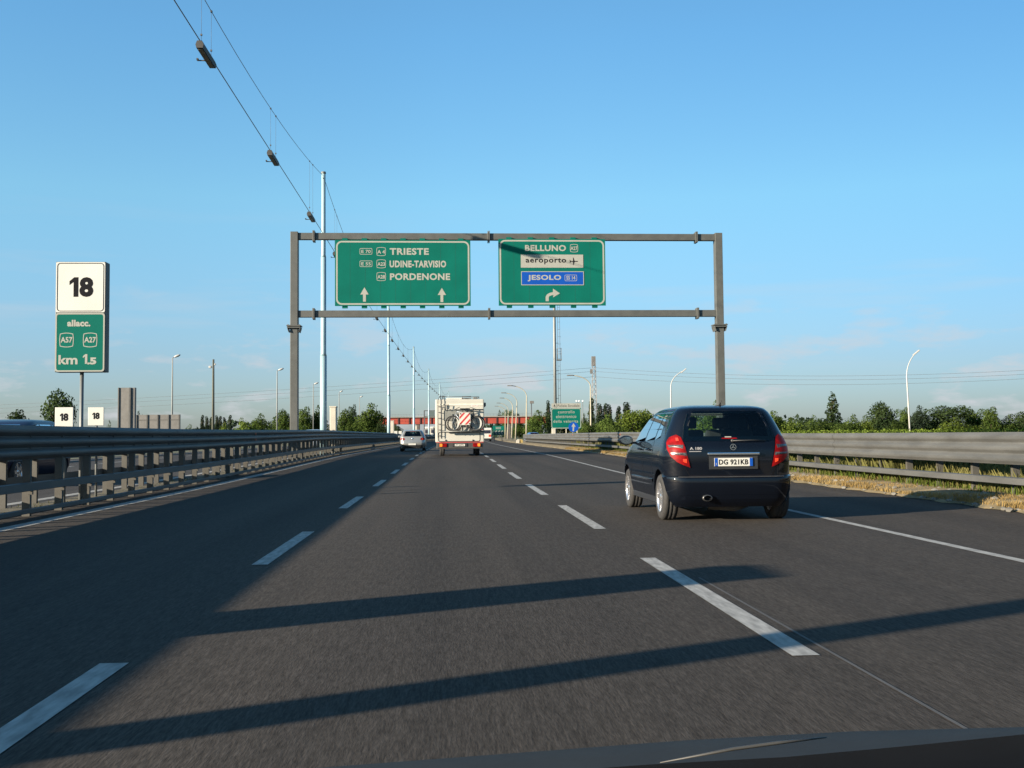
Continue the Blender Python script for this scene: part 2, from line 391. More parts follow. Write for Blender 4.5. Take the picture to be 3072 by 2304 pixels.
# ------------------------------------------------------------------ guardrails
def wave(n, h, dep, side):                     # corrugated beam profile (x,z); side +1: ridges towards +x
    P = []; 
    for k in range(n):
        z = k*h/n
        for a, d in ((0.02, 0), (.10, .12), (.28, .88), (.38, 1), (.62, 1), (.72, .88), (.90, .12), (.98, 0)): P.append((side*(-dep+dep*d), z+a*h/n))
    return P
def guardrail(name, label, x, side, y0, y1, top, bh, rails, post_h, nposts, off=.13, spacing=1.33, ystart=None, beamh=.53, refl=(), dep=.085):
    root = thing(name, label, 'guardrail', (x, y0, 0))
    def path(ya, yb, st):
        k = max(2, int((yb-ya)/st)); ys = [ya+(yb-ya)*i/k for i in range(k+1)]
        return [(cc(Y), Y-y0, zr(Y)) for Y in ys]
    b = MB(); pr = wave(3, beamh, dep, side); pr = [(px, z+top-beamh) for px, z in pr]
    seg = 8.0; Y = y0
    while Y < y1:                               # overlapping sheets give the joints
        e = min(y1, Y+seg); o = .006*((int(Y/seg)) % 2)
        b.strip([(px+side*o, z) for px, z in pr], path(Y, e+.12, 4), smooth=True); Y = e
    b.build('beam', ZINC, root)
    for (z0, z1, dep) in rails:
        r = MB(); r.strip([(-side*dep, z0), (0, z0+.012), (0, z1-.012), (-side*dep, z1)], path(y0, y1, 4), closed=True); r.build('lower_rail', ZINC, root)
    bl = MB(); 
    pm = None; pts = []
    Y = ystart or y0+.4
    while Y < y1: pts.append(Y); Y += spacing
    for k, Y in enumerate(pts):
        loc = (cc(Y)-side*off, Y-y0, zr(Y))
        if k < nposts:
            if pm is None:
                p = MB(); hh = top-.06
                p.prism([(-.06, -.3), (.06, -.3), (.06, hh), (-.06, hh)], -.012, 0); p.box((-.054, .03, (hh-.3)/2), (.012, .06, hh+.3)); p.box((.054, .03, (hh-.3)/2), (.012, .06, hh+.3))
                p.box((side*(off-.085)/2, .0, top-beamh/2), (off-.085, .11, beamh*.55)); p.box((side*off/2, 0, .38), (off-.06, .05, .09))
                o = p.build('post', ZINC_D, root, loc); pm = o
            else:
                o = pm.copy(); C.objects.link(o); o.parent = root; o.location = loc
        else:
            bl.box((loc[0], loc[1], loc[2]+(top-.1)/2), (.12, .06, top-.1))
    if bl.v: tag(bl.build('distant_posts', ZINC_D, root), kind='stuff')
    for (Yr, zz) in refl:
        q = MB(); q.box((cc(Yr)+side*.008, Yr-y0, zr(Yr)+zz), (.016, .07, .06), bev=.006); q.build('reflector', ORANGE, root)
    return root
guardrail('guardrail', 'shaded steel guardrail with three rails along the left edge line', -6.4, 1, 1.0, 330, 1.405, .53, [(.385, .525, .07), (.045, .125, .06)], 1.3, 95, ystart=3.1+.15,
          refl=[(34.9, 1.27), (34.9, 1.08), (62, 1.27), (62, 1.08), (91, 1.27)])
guardrail('guardrail', 'guardrail facing the oncoming lanes behind the shaded left guardrail', -7.72, -1, 1.0, 330, 1.40, .53, [(.385, .525, .07)], 1.3, 95, ystart=3.6, beamh=.60)
guardrail('guardrail', 'sunlit corrugated guardrail on the right verge behind the black car', 9.0, -1, 8.0, 134, 1.17, .506, [(.315, .44, .07)], 1.1, 90, off=.36, dep=.05, ystart=8.75,
          refl=[(76, 1.05), (54.5, 1.05)])
guardrail('guardrail', 'far guardrail on the outer side of the oncoming lanes', -20.4, 1, 14, 300, .95, .4, [], .9, 90, spacing=2.66, beamh=.36)
# ------------------------------------------------------------------ gantry and its direction signs
GY = 47.2
gt = thing('sign_gantry', 'grey steel gantry frame spanning the three lanes', 'gantry', (-6.94, GY, zr(GY)))
gx0, gx1, zb, ztop = 0, 19.42, 6.735, 10.265
base = zr(GY)
def gbeam(z):
    b = MB(); b.box(((gx0+gx1)/2, 0, z-base), (gx1-gx0-.34, .26, .30), bev=.015); return b.build('beam', GANTRY, gt)
b1 = gbeam(ztop); b2 = gbeam(zb)
for x in (gx0, gx1):
    b = MB(); b.box((x, 0, (10.46+.2)/2-base-.2), (.34, .40, 10.66), bev=.02); pst = b.build('post', GANTRY, gt)
    c = MB(); c.box((x, 0, 6.19-base), (.62, .66, .05)); c.box((x, 0, 6.11-base), (.58, .62, .05))
    for sx in (-.25, .25):
        for sy in (-.27, .27): c.lathe([(0, 6.24-base), (.03, 6.24-base), (.03, 6.21-base)], (x+sx, sy, 0), n=6)
    for a in (-.22, .22): c.prism([(x+a-.01, 5.9-base), (x+a+.01, 5.9-base), (x+a*1.25+.01, 6.08-base), (x+a*1.25-.01, 6.08-base)], -.3, .3)
    c.build('flange', GANTRY, pst)
for b_, z in ((b1, ztop), (b2, zb)):
    for x in (.865, 8.78, 18.39):
        c = MB(); c.box((x-.025, 0, z-base), (.04, .44, .50), bev=.01); c.box((x+.03, 0, z-base), (.04, .44, .50), bev=.01); c.build('joint_flange', GANTRY, b_)
SY = GY-.30                                    # sign faces
def sgn(px, py): return at(px, py, SY)
def sgn_panel(name, label, l, r, t, b, grp):
    cx, cyy = (l+r)/2, (t+b)/2; p = sgn(cx, cyy); k = ppm(p)
    w, h = (r-l)/k, (b-t)/k
    root = thing(name, label, 'road sign', (p.x, SY, p.z), 0, grp)
    m = MB(); m.box((0, .03, 0), (w, .05, h)); m.build('panel', GREEN, root)
    sm_ = MB(); ns_ = int(w/.62)
    for i in range(1, ns_): sm_.box((-w/2+w*i/ns_, .004, 0), (.007, .002, h-.02))
    sm_.build('panel_seam', mat('seam_green', (.0006, .045, .034), .8), root)
    bo = MB(); ring(bo, rrect(0, 0, w-.10, h-.10, .25, 7), rrect(0, 0, w-.24, h-.24, .19, 7), .002)
    bo.build('border', CREAM, root)
    br = MB(); nb = 7 if w > 5 else 5
    for i in range(nb):
        x = -w/2+w*(i+.5)/nb
        br.box((x, .13, h/2-.02), (.24, .14, .22)); br.box((x, .13, -h/2+.02), (.24, .14, .22)); br.box((x, .085, 0), (.06, .05, h-.3))
    br.build('bracket', GREEN, root)
    def loc(px, py):
        d = (px-cx)/k, -(py-cyy)/k
        return d[0]*math.cos(ROLL)-d[1]*math.sin(-ROLL)*0, d[1]-(d[0])*0
    return root, loc, k, w, h
def shield(mb, cx, cz, w, h, y, t=.022):
    def sh(s):
        a, b_ = w/2-s, h/2-s; P = []
        for i in range(9): u = -1+i/4; P.append((a*.92*u, b_*(.86+.14*(1-u*u))))
        for i in range(1, 9): u = 1-i/4; P.append((a*(.92+.08*(1-u*u)), b_*.86*u))
        for i in range(1, 9): u = 1-i/4; P.append((a*.92*u, -b_*(.86+.14*(1-u*u))))
        for i in range(1, 8): u = -1+i/4; P.append((-a*(.92+.08*(1-u*u)), b_*.86*u))
        return [(cx+x, cz+z) for x, z in P]
    ring(mb, sh(0), sh(t), y)
def frame(mb, cx, cz, w, h, y, t=.022):
    ring(mb, rrect(cx, cz, w, h, .05, 4), rrect(cx, cz, w-2*t, h-2*t, .035, 4), y)
# roll makes level rows climb in the photo: rows are levelled here
r1, loc1, k1, w1, h1 = sgn_panel('direction_sign', 'wide green motorway sign listing Trieste, Udine-Tarvisio and Pordenone', 1006.5, 1411.5, 719, 918, 'green direction signs on the gantry')
L = MB()
Z4 = lambda px0, px1, py0, py1: (((px0+px1)/2-1209)/k1, (818.5-(py0+py1)/2)/k1 - ((px0+px1)/2-1209)/k1*.0065, (px1-px0)/k1, (py1-py0)/k1)
def T(s, px0, px1, py0, py1, bold=.03, space=1.0):
    cx, cz, w, h = Z4(px0, px1, py0, py1); put_text(L, s, cx, cz, w, h, -.001, bold, space)
s44 = 4.424
def crop(x, y): return 840+x/s44, 660+y/s44
T('TRIESTE', 1169.5, 1286.5, 743.5, 764, .035, 1.08); T('UDINE-TARVISIO', 1169, 1338.5, 781, 802, .045, 1.1); T('PORDENONE', 1170, 1350, 819.5, 840, .035, 1.08)
L.build('lettering', CREAM, r1); L = MB()
for s, y0, y1 in (('A 4', 750, 761), ('A23', 787, 798), ('A28', 825.5, 836.5)):
    T(s, 1132.5, 1155.5, y0, y1, .03)
    cx, cz, w, h = Z4(1130, 1158, y0-8.5, y1+7); shield(L, cx, cz, w, h, -.001); L.build('route_shield', CREAM, r1); L = MB()
for s, y0, y1 in (('E 70', 750, 759.5), ('E 55', 787.5, 797)):
    T(s, 1085, 1113, y0, y1, .02)
    cx, cz, w, h = Z4(1080, 1117.5, y0-5, y1+4.5); frame(L, cx, cz, w, h, -.001); L.build('route_shield', CREAM, r1); L = MB()
for px in (1094, 1325):
    cx, cz, w, h = Z4(px-12.5, px+12.5, 863, 906)
    flat(L, [(cx, cz+h/2), (cx+w/2, cz+h*.0), (cx+w*.17, cz+.0), (cx+w*.17, cz-h/2), (cx-w*.17, cz-h/2), (cx-w*.17, cz), (cx-w/2, cz)], -.001); L.build('arrow', CREAM, r1); L = MB()
r2, loc2, k2, w2, h2 = sgn_panel('direction_sign', 'green sign for Belluno with a white aeroporto plate and blue Jesolo plate', 1495.5, 1817.5, 716, 917, 'green direction signs on the gantry')
def Q4(px0, px1, py0, py1): return (((px0+px1)/2-1656.5)/k2, (816.5-(py0+py1)/2)/k2 - ((px0+px1)/2-1656.5)/k2*.0065, (px1-px0)/k2, (py1-py0)/k2)
L = MB()
cx, cz, w, h = Q4(1575.5, 1699, 734.5, 753); put_text(L, 'BELLUNO', cx, cz, w, h, -.001, .035, 1.08); L.build('lettering', CREAM, r2); L = MB()
cx, cz, w, h = Q4(1712.5, 1734, 738, 749.5); put_text(L, 'A27', cx, cz, w, h, -.001, .03)
cx, cz, w, h = Q4(1711, 1735.5, 731, 756); shield(L, cx, cz, w, h, -.001); L.build('route_shield', CREAM, r2); L = MB()
# curved arrow
cx, cz, w, h = Q4(1636, 1679, 866, 904)
A = []
for i in range(9): a = math.radians(180-80*i/8); A.append((-.5+.62+.62*math.cos(a)*1.0, -.2+.42*math.sin(a)))
Bp = []
for i in range(9): a = math.radians(180-80*i/8); Bp.append((-.5+.62+.40*math.cos(a), -.2+.19*math.sin(a)))
poly = [(-.5, -.5)]+A+[(-.0+.02, .5), (.5, .12), (.02, -.2)]+Bp[::-1]+[(-.28, -.5)]
flat(L, [(cx+x*w, cz+z*h) for x, z in poly], -.001)
L.build('arrow', CREAM, r2)
wp = MB(); cx, cz, w, h = Q4(1562.5, 1750.5, 763.5, 803); wp.box((cx, -.003, cz), (w, .010, h)); pl = wp.build('airport_plate', CREAM, r2)
L = MB(); cx, cz, w, h = Q4(1577, 1699, 774, 793); put_text(L, 'aeroporto', cx, cz, w, h, -.010, .022, 1.12)
L.build('lettering', BLACK, pl); L = MB(); cx, cz, w, h = Q4(1709, 1735, 772, 795)
pp = [(.5, 0), (.42, .06), (.1, .06), (-.02, .48), (-.1, .5), (-.08, .06), (-.36, .06), (-.42, .2), (-.5, .2), (-.46, 0), (-.5, -.2), (-.42, -.2), (-.36, -.06), (-.08, -.06), (-.1, -.5), (-.02, -.48), (.1, -.06), (.42, -.06)]
flat(L, [(cx+x*w, cz+z*h) for x, z in pp], -.010); L.build('aeroplane', BLACK, pl)
bp_ = MB(); cx, cz, w, h = Q4(1563, 1752, 814, 856); bp_.box((cx, -.003, cz), (w, .010, h)); pb = bp_.build('blue_plate', BLUE, r2)
L = MB(); ring(L, rrect(cx, cz, w, h, .01, 2), rrect(cx, cz, w-.06, h-.06, .005, 2), -.010)
cx, cz, w, h = Q4(1582.5, 1683.5, 825, 844.5); put_text(L, 'JESOLO', cx, cz, w, h, -.010, .035, 1.08)
cx, cz, w, h = Q4(1699, 1726, 827, 839); put_text(L, 'SS 14', cx, cz, w, h, -.010, .02); 
cx, cz, w, h = Q4(1694, 1731, 824, 843); frame(L, cx, cz, w, h, -.010, .018); L.build('lettering', CREAM, pb)
# ------------------------------------------------------------------ median: blue poles, cabinets, overhead cable, lamps
PX = -7.06; P0, PS = .9, 58.1; LOFF = .55
def pz(k): return P0+PS*k
pole_names = ['pale blue cable pole beside the camera, out of view on the left', 'tallest pale blue pole, just beyond the gantry post', 'second pale blue pole of the row, beyond the cabinets',
              'third pale blue pole of the row, behind the silver car', 'fourth pale blue pole of the row, left of the motorhome', 'fifth pale blue pole, its top just above the motorhome roof ladder',
              'sixth and farthest pale blue pole, above the motorhome roof']
ptop = 16.05
b = MB(); b.tube([(0, 0, -.3), (0, 0, 5.6)], [.19, .185], 14); b.tube([(0, 0, 5.6), (0, 0, 5.75), (0, 0, 11.2)], [.185, .155, .15], 14); b.tube([(0, 0, 11.2), (0, 0, 11.35), (0, 0, ptop)], [.15, .125, .115], 14)
proto = thing('cable_pole', pole_names[0], 'pole', (PX, 1.42, 0), 0, 'pale blue poles along the median')
b.build('shaft', POLE_B, proto)
c = MB(); c.lathe([(0, ptop+.05), (.13, ptop+.05), (.14, ptop), (.14, ptop-.06), (.115, ptop-.06)], (0, 0, 0), n=14); c.box((0, 0, ptop-.35), (.05, .5, .05)); c.build('cap', GREYST, proto)
for k in range(1, 7): dup(proto, (PX+cc(pz(k)), pz(k), zr(pz(k))), label=pole_names[k])
cab_names = ['tall pale cabinet beside the camera, out of view on the left', 'large pale cabinet with a round cover, right of the nearest blue pole', 'pale cabinet right of the second blue pole',
             'pale cabinet behind the silver car beside the third blue pole', 'pale cabinet beside the fourth blue pole, left of the motorhome']
cb = thing('roadside_cabinet', cab_names[0], 'cabinet', (PX, 4.05, zr(4)), 0, 'pale cabinets beside the blue poles')
CABM = mat('cabinet_cream', (.37, .35, .29), .6, 0, .08, 2)
b = MB(); b.box((0, 0, 1.42), (.36, .72, 2.75), bev=.03); b.build('body', CABM, cb)
b = MB(); b.box((0, 0, 2.83), (.42, .78, .07), bev=.02); b.build('roof', CABM, cb)
b = MB(); b.box((0, 0, -.08), (.40, .76, .22)); b.build('base', CONC, cb)
b = MB(); b.lathe([(0, -.40), (.10, -.40), (.115, -.36), (.115, -.355)], (.02, 0, 1.35), 'y', 16); b.build('round_cover', SIGNBACK, cb)
for k in range(1, 5):
    Y = pz(k)+3.6
    dup(cb, (PX+.16+cc(Y), Y, zr(Y)), label=cab_names[k])
cb.scale = (1, 1, .955)
# overhead cable: one thing per span
CZ = 12.4
for k in range(0, 6):
    y0, y1 = pz(k), pz(k+1)
    nm = ['overhead cable span above the camera running to the nearest blue pole', 'overhead cable span behind the gantry between the first two blue poles', 'overhead cable span between the second and third blue poles',
          'overhead cable span between the third and fourth blue poles', 'overhead cable span between the fourth and fifth blue poles', 'overhead cable span beyond the fifth blue pole'][k]
    t = thing('overhead_cable', nm, 'cable', (PX, y0, 0), 0, 'overhead cable spans along the median')
    def sus(Y): u = (Y-y0)/PS; return ptop-.2-(ptop-.2-13.95)*4*u*(1-u)+zr(Y)
    N = 24; ys = [y0+PS*i/N for i in range(N+1)]
    b = MB(); b.tube([(cc(Y), Y-y0, sus(Y)) for Y in ys], .011+.002*k, 5); b.build('suspension_wire', DARKST, t)
    b = MB(); b.tube([(cc(Y), Y-y0, CZ+.13+zr(Y)) for Y in ys], .016+.003*k, 5); b.build('lamp_wire', DARKST, t)
    for j in range(5):
        for d in (-.62, .62):
            Y = y0+PS/10+j*PS/5+d+LOFF
            h = MB(); h.tube([(cc(Y), Y-y0, CZ+.2+zr(Y)), (cc(Y), Y-y0, sus(Y))], .0045, 4)
            h.box((cc(Y), Y-y0, CZ+.36+zr(Y)), (.05, .05, .05)); h.box((cc(Y), Y-y0, sus(Y)), (.05, .09, .05)); h.build('hanger', DARKST, t)
lp = None; li = 0
for k in range(0, 6):
    for j in range(5):
        Y = pz(k)+PS/10+j*PS/5+LOFF
        if k == 0 and j < 2 or li > 25: continue
        lab = ('nearest long dark cable lamp, at the upper left of the sky' if li == 0 else 'cable lamp %s along the overhead cable counted from the nearest' % ORD[li])
        if lp is None:
            lp = thing('cable_lamp', lab, 'street lamp', (PX, Y, CZ+zr(Y)), 0, 'lamps hung along the overhead cable')
            b = MB(); b.prism([(-.09, -.10), (.09, -.10), (.115, .0), (.07, .11), (-.07, .11), (-.115, 0)], -.84, .84); b.build('housing', FIXT, lp)
            b = MB(); b.box((0, 0, -.112), (.13, 1.5, .02)); b.build('diffuser', DIFF, lp)
            b = MB(); b.box((-.2, .3, -.06), (.26, .03, .03)); b.box((-.32, .3, -.03), (.05, .12, .05)); b.build('arm', FIXT, lp)
            lp.location.x += cc(Y)
        else: dup(lp, (PX+cc(Y), Y, CZ+zr(Y)), label=lab)
        li += 1
# ------------------------------------------------------------------ big kilometre sign and small plates in the median
def pole_of(mb, h, r=.03): mb.tube([(0, 0, -.2), (0, 0, h)], r, 10)
KY = 19.9
pA = at(241.5, 861, KY); kk = ppm(pA)
ks = thing('distance_sign', 'tall white and green box sign with 18 and km 1.5 on a pole', 'road sign', (pA.x, KY, 0))
kw = 147/kk; KB = mat('sign_edge_dark', (.03, .035, .04), .5)
zA0 = at(241, 1116, KY).z; zA1 = at(241, 785, KY).z; zAm = at(241, 938, KY).z
b = MB(); b.box((0, .13, (zA0+zA1)/2), (kw, .24, zA1-zA0), bev=.012); b.build('case', KB, ks)
b = MB(); flat(b, rrect(0, (zAm+zA1)/2, kw-.02, zA1-zAm-.015, .03), 0.002); wpn = b.build('white_panel', WHITE, ks)
b = MB(); ring(b, rrect(0, (zAm+zA1)/2, kw-.06, zA1-zAm-.05, .06), rrect(0, (zAm+zA1)/2, kw-.085, zA1-zAm-.075, .05), -.001)
n18 = at(241, 861, KY).z
put_one(b, -19.5/kk, n18, 26/kk, 59/kk, -.001); put_text(b, '8', 17/kk, n18, 41/kk, 60/kk, -.001, .05); b.build('lettering', BLACK, wpn)
b = MB(); flat(b, rrect(0, (zAm+zA0)/2, kw-.02, zAm-zA0-.015, .03), 0.002); gpn = b.build('green_panel', GREEN, ks)
L = MB(); ring(L, rrect(0, (zAm+zA0)/2, kw-.015, zAm-zA0-.012, .05), rrect(0, (zAm+zA0)/2, kw-.07, zAm-zA0-.065, .04), -.001)
X = lambda px: (px-241)/kk
Zk = lambda py: at(241, py, KY).z
put_text(L, 'allacc.', X(237.5), Zk(969.5), 68/kk, 20/kk, -.001, .05, 1.05)
for s, px in (('A57', 202), ('A27', 271)):
    shield(L, X(px), Zk(1020), 42/kk, 44/kk, -.001, .014); put_text(L, s, X(px), Zk(1019.5), 35/kk, 17/kk, -.001, .03)
put_text(L, 'km', X(207), Zk(1079), 56/kk, 28/kk, -.001, .03); put_one(L, X(257), Zk(1077), 13/kk, 29/kk, -.001); put_text(L, '.5', X(276), Zk(1083), 28/kk, 21/kk, -.001, .05)
L.build('lettering', CREAM, gpn)
b = MB(); b.tube([(0.0, .13, -.2), (0.0, .13, zA0+.05)], .036, 12); b.build('pole', GREYST, ks)
def plate(px0, px1, py0, Y, label, txt=True):
    p = at((px0+px1)/2, py0, Y); k = ppm(p); w = (px1-px0)/k; h = w*1.18
    t = thing('kilometre_plate', label, 'road sign', (p.x, Y, zr(Y)), 0, 'small white kilometre plates in the median')
    b = MB(); b.box((0, .012, p.z-zr(Y)-h/2), (w, .03, h), bev=.006); pn = b.build('panel', WHITE, t)
    b = MB(); b.tube([(0, .05, -.1), (0, .05, p.z-zr(Y)-.02)], .025, 8); b.build('post', GREYST, t)
    if txt:
        L = MB(); put_one(L, -w*.14, p.z-zr(Y)-h*.47, w*.17, h*.36, -.006); put_text(L, '8', w*.10, p.z-zr(Y)-h*.47, w*.27, h*.37, -.006, .05); L.build('lettering', BLACK, pn)
plate(166, 219, 1222, 19.0, 'small white 18 plate left of the big sign pole, above the guardrail')
plate(265, 311, 1222, 21.6, 'small white 18 plate right of the big sign pole, above the guardrail')
plate(1182.5, 1192, 1293, 118.5, 'far white plate left of the two just left of the silver car', False)
plate(1196, 1205, 1293, 124, 'far white plate touching the silver car roof outline', False)
plate(1292, 1298, 1299, 205, 'farthest white plate, immediately left of the motorhome', False)
# ------------------------------------------------------------------ vehicles
def outline(z, L):
    ks = ['sr', 'sf', 'w', 'rr', 'rf', 'cr', 'cf']
    for i in range(len(L)-1):
        if L[i][0] <= z <= L[i+1][0]:
            u = (z-L[i][0])/(L[i+1][0]-L[i][0]); return {k: L[i][1+j]*(1-u)+L[i+1][1+j]*u for j, k in enumerate(ks)}
    q = L[0] if z < L[0][0] else L[-1]
    return {k: q[1+j] for j, k in enumerate(ks)}
def half(o, na=9, ns=14, ne=7):                 # half plan outline from rear centre to front centre, x >= 0
    w, sr, sf = o['w'], o['sr'], o['sf']; rr = min(o['rr'], w*.95); rf = min(o['rf'], w*.95, (sf-sr)/2-.01); rr = min(rr, (sf-sr)/2-.01)
    P = []
    xr = w-rr
    for i in range(ne): x = xr*i/ne; P.append((x, sr+o['cr']*(x/w)**2))
    y0 = sr+o['cr']*(xr/w)**2
    for i in range(na+1): a = math.pi/2*i/na; P.append((xr+rr*math.sin(a), y0+rr*(1-math.cos(a))))
    xf = w-rf; y1 = sf-o['cf']*(xf/w)**2
    for i in range(1, ns): P.append((w, y0+rr+(y1-rf-y0-rr)*i/ns))
    for i in range(na+1): a = math.pi/2*i/na; P.append((xf+rf*math.cos(a), y1-rf+rf*math.sin(a)))
    for i in range(1, ne+1): x = xf*(1-i/ne); P.append((x, sf-o['cf']*(x/w)**2))
    return P
def rear_y(L, x, z):
    P = half(outline(z, L)); x = abs(x)
    for i in range(len(P)-1):
        if P[i][0] <= x <= P[i+1][0]+1e-9 and P[i+1][0] > P[i][0]:
            u = (x-P[i][0])/(P[i+1][0]-P[i][0]); return P[i][1]*(1-u)+P[i+1][1]*u
    return P[len(P)//3][1]
def front_y(L, x, z):
    P = half(outline(z, L))[::-1]; x = abs(x)
    for i in range(len(P)-1):
        if P[i][0] <= x <= P[i+1][0]+1e-9 and P[i+1][0] > P[i][0]:
            u = (x-P[i][0])/(P[i+1][0]-P[i][0]); return P[i][1]*(1-u)+P[i+1][1]*u
    return P[0][1]
def side_x(L, y, z):
    P = half(outline(z, L))
    for i in range(len(P)-1):
        if P[i][1] <= y <= P[i+1][1]+1e-9 and P[i+1][1] > P[i][1]:
            u = (y-P[i][1])/(P[i+1][1]-P[i][1]); return P[i][0]*(1-u)+P[i+1][0]*u
    return outline(z, L)['w']
def shell(L, zs):
    b = MB(); H = [half(outline(z, L)) for z in zs]; n = len(H[0]); N = 2*n-2
    for z, P in zip(zs, H):
        for (x, y) in P: b.v.append((x, y, z))
        for (x, y) in P[-2:0:-1]: b.v.append((-x, y, z))
    for j in range(len(zs)-1):
        for q in range(N):
            q2 = (q+1) % N; b.f.append((j*N+q, j*N+q2, (j+1)*N+q2, (j+1)*N+q)); b.sm.append(True)
    b.f.append(tuple(range(N))[::-1]); b.sm.append(False)
    e = (len(zs)-1)*N; b.f.append(tuple(range(e, e+N))); b.sm.append(True)
    return b
def rows(poly, n):                              # scan a convex-ish polygon (a,z) into rows
    z0 = min(p[1] for p in poly); z1 = max(p[1] for p in poly); R = []
    for i in range(n+1):
        z = z0+(z1-z0)*(i/n)*.998+(z1-z0)*.001; xs = []
        for k in range(len(poly)):
            (xa, za), (xb, zb) = poly[k], poly[(k+1) % len(poly)]
            if (za-z)*(zb-z) < 0: xs.append(xa+(xb-xa)*(z-za)/(zb-za))
        if len(xs) >= 2: R.append((z, min(xs), max(xs)))
    return R
def patch(mb, poly, fn, n=8, m=8):
    R = rows(poly, n); i0 = len(mb.v)
    for (z, a, b_) in R:
        for q in range(m+1): mb.v.append(tuple(fn(a+(b_-a)*q/m, z)))
    for j in range(len(R)-1):
        for q in range(m): mb.f.append((i0+j*(m+1)+q, i0+j*(m+1)+q+1, i0+(j+1)*(m+1)+q+1, i0+(j+1)*(m+1)+q)); mb.sm.append(True)
def boolean(me_mb, cutters, name, m, parent):
    o = me_mb.build(name, m, None, recalc=True)
    cut = MB()
    tmp = []
    for c_ in cutters:
        k = c_.build('cutter', m, recalc=True); tmp.append(k)
        md = o.modifiers.new('b', 'BOOLEAN'); md.operation = 'DIFFERENCE'; md.solver = 'EXACT'; md.object = k
    bpy.context.view_layer.update()
    me = bpy.data.meshes.new_from_object(o.evaluated_get(bpy.context.evaluated_depsgraph_get()))
    o.parent = parent; o.modifiers.clear(); old = o.data; o.data = me; me.name = name
    bpy.data.meshes.remove(old)
    for k in tmp:
        d = k.data; bpy.data.objects.remove(k); bpy.data.meshes.remove(d)
    # sharp look across cut edges, smooth elsewhere
    b = bmesh.new(); b.from_mesh(me)
    for e in b.edges:
        if len(e.link_faces) == 2 and e.calc_face_angle(0) > math.radians(38): e.smooth = False
    for f in b.faces: f.smooth = True
    b.to_mesh(me); b.free(); me.update()
    return o
def wheel_meshes(r, w, spokes=5):
    t = MB(); t.lathe([(r*.66, -w/2+.005), (r*.72, -w/2-.004), (r*.93, -w/2), (r, -w/2+.03), (r, -.03), (r*.985, -.028), (r*.985, -.022), (r, -.02), (r, .02), (r*.985, .022), (r*.985, .028), (r, .03), (r, w/2-.03), (r*.93, w/2), (r*.72, w/2+.004), (r*.66, w/2-.005)], (0, 0, 0), 'x', 30)
    d = MB(); d.lathe([(r*.665, -w/2-.002), (r*.63, -w/2-.004), (r*.60, -w/2+.03), (r*.60, w/2-.03), (r*.63, w/2+.004), (r*.665, w/2+.002)], (0, 0, 0), 'x', 30)
    for s in (-1, 1):
        d.lathe([(0, s*(w/2-.008)), (r*.13, s*(w/2-.008)), (r*.17, s*(w/2-.03))], (0, 0, 0), 'x', 12)
        for k in range(spokes):
            a = 2*math.pi*k/spokes
            def sp(rr, dd, hh): return (s*(w/2-hh), rr*math.cos(a)-dd*math.sin(a), rr*math.sin(a)+dd*math.cos(a))
            d.quad(sp(r*.10, -.045, .012), sp(r*.62, -.03, .004), sp(r*.62, .03, .004), sp(r*.10, .045, .012))
            d.quad(sp(r*.10, -.045, .012), sp(r*.62, -.03, .004), sp(r*.62, -.03, .04), sp(r*.10, -.045, .05)); d.quad(sp(r*.10, .045, .012), sp(r*.62, .03, .004), sp(r*.62, .03, .04), sp(r*.10, .045, .05))
        d.lathe([(.02, s*(w/2-.06)), (r*.60, s*(w/2-.06))], (0, 0, 0), 'x', 24)
    return t, d
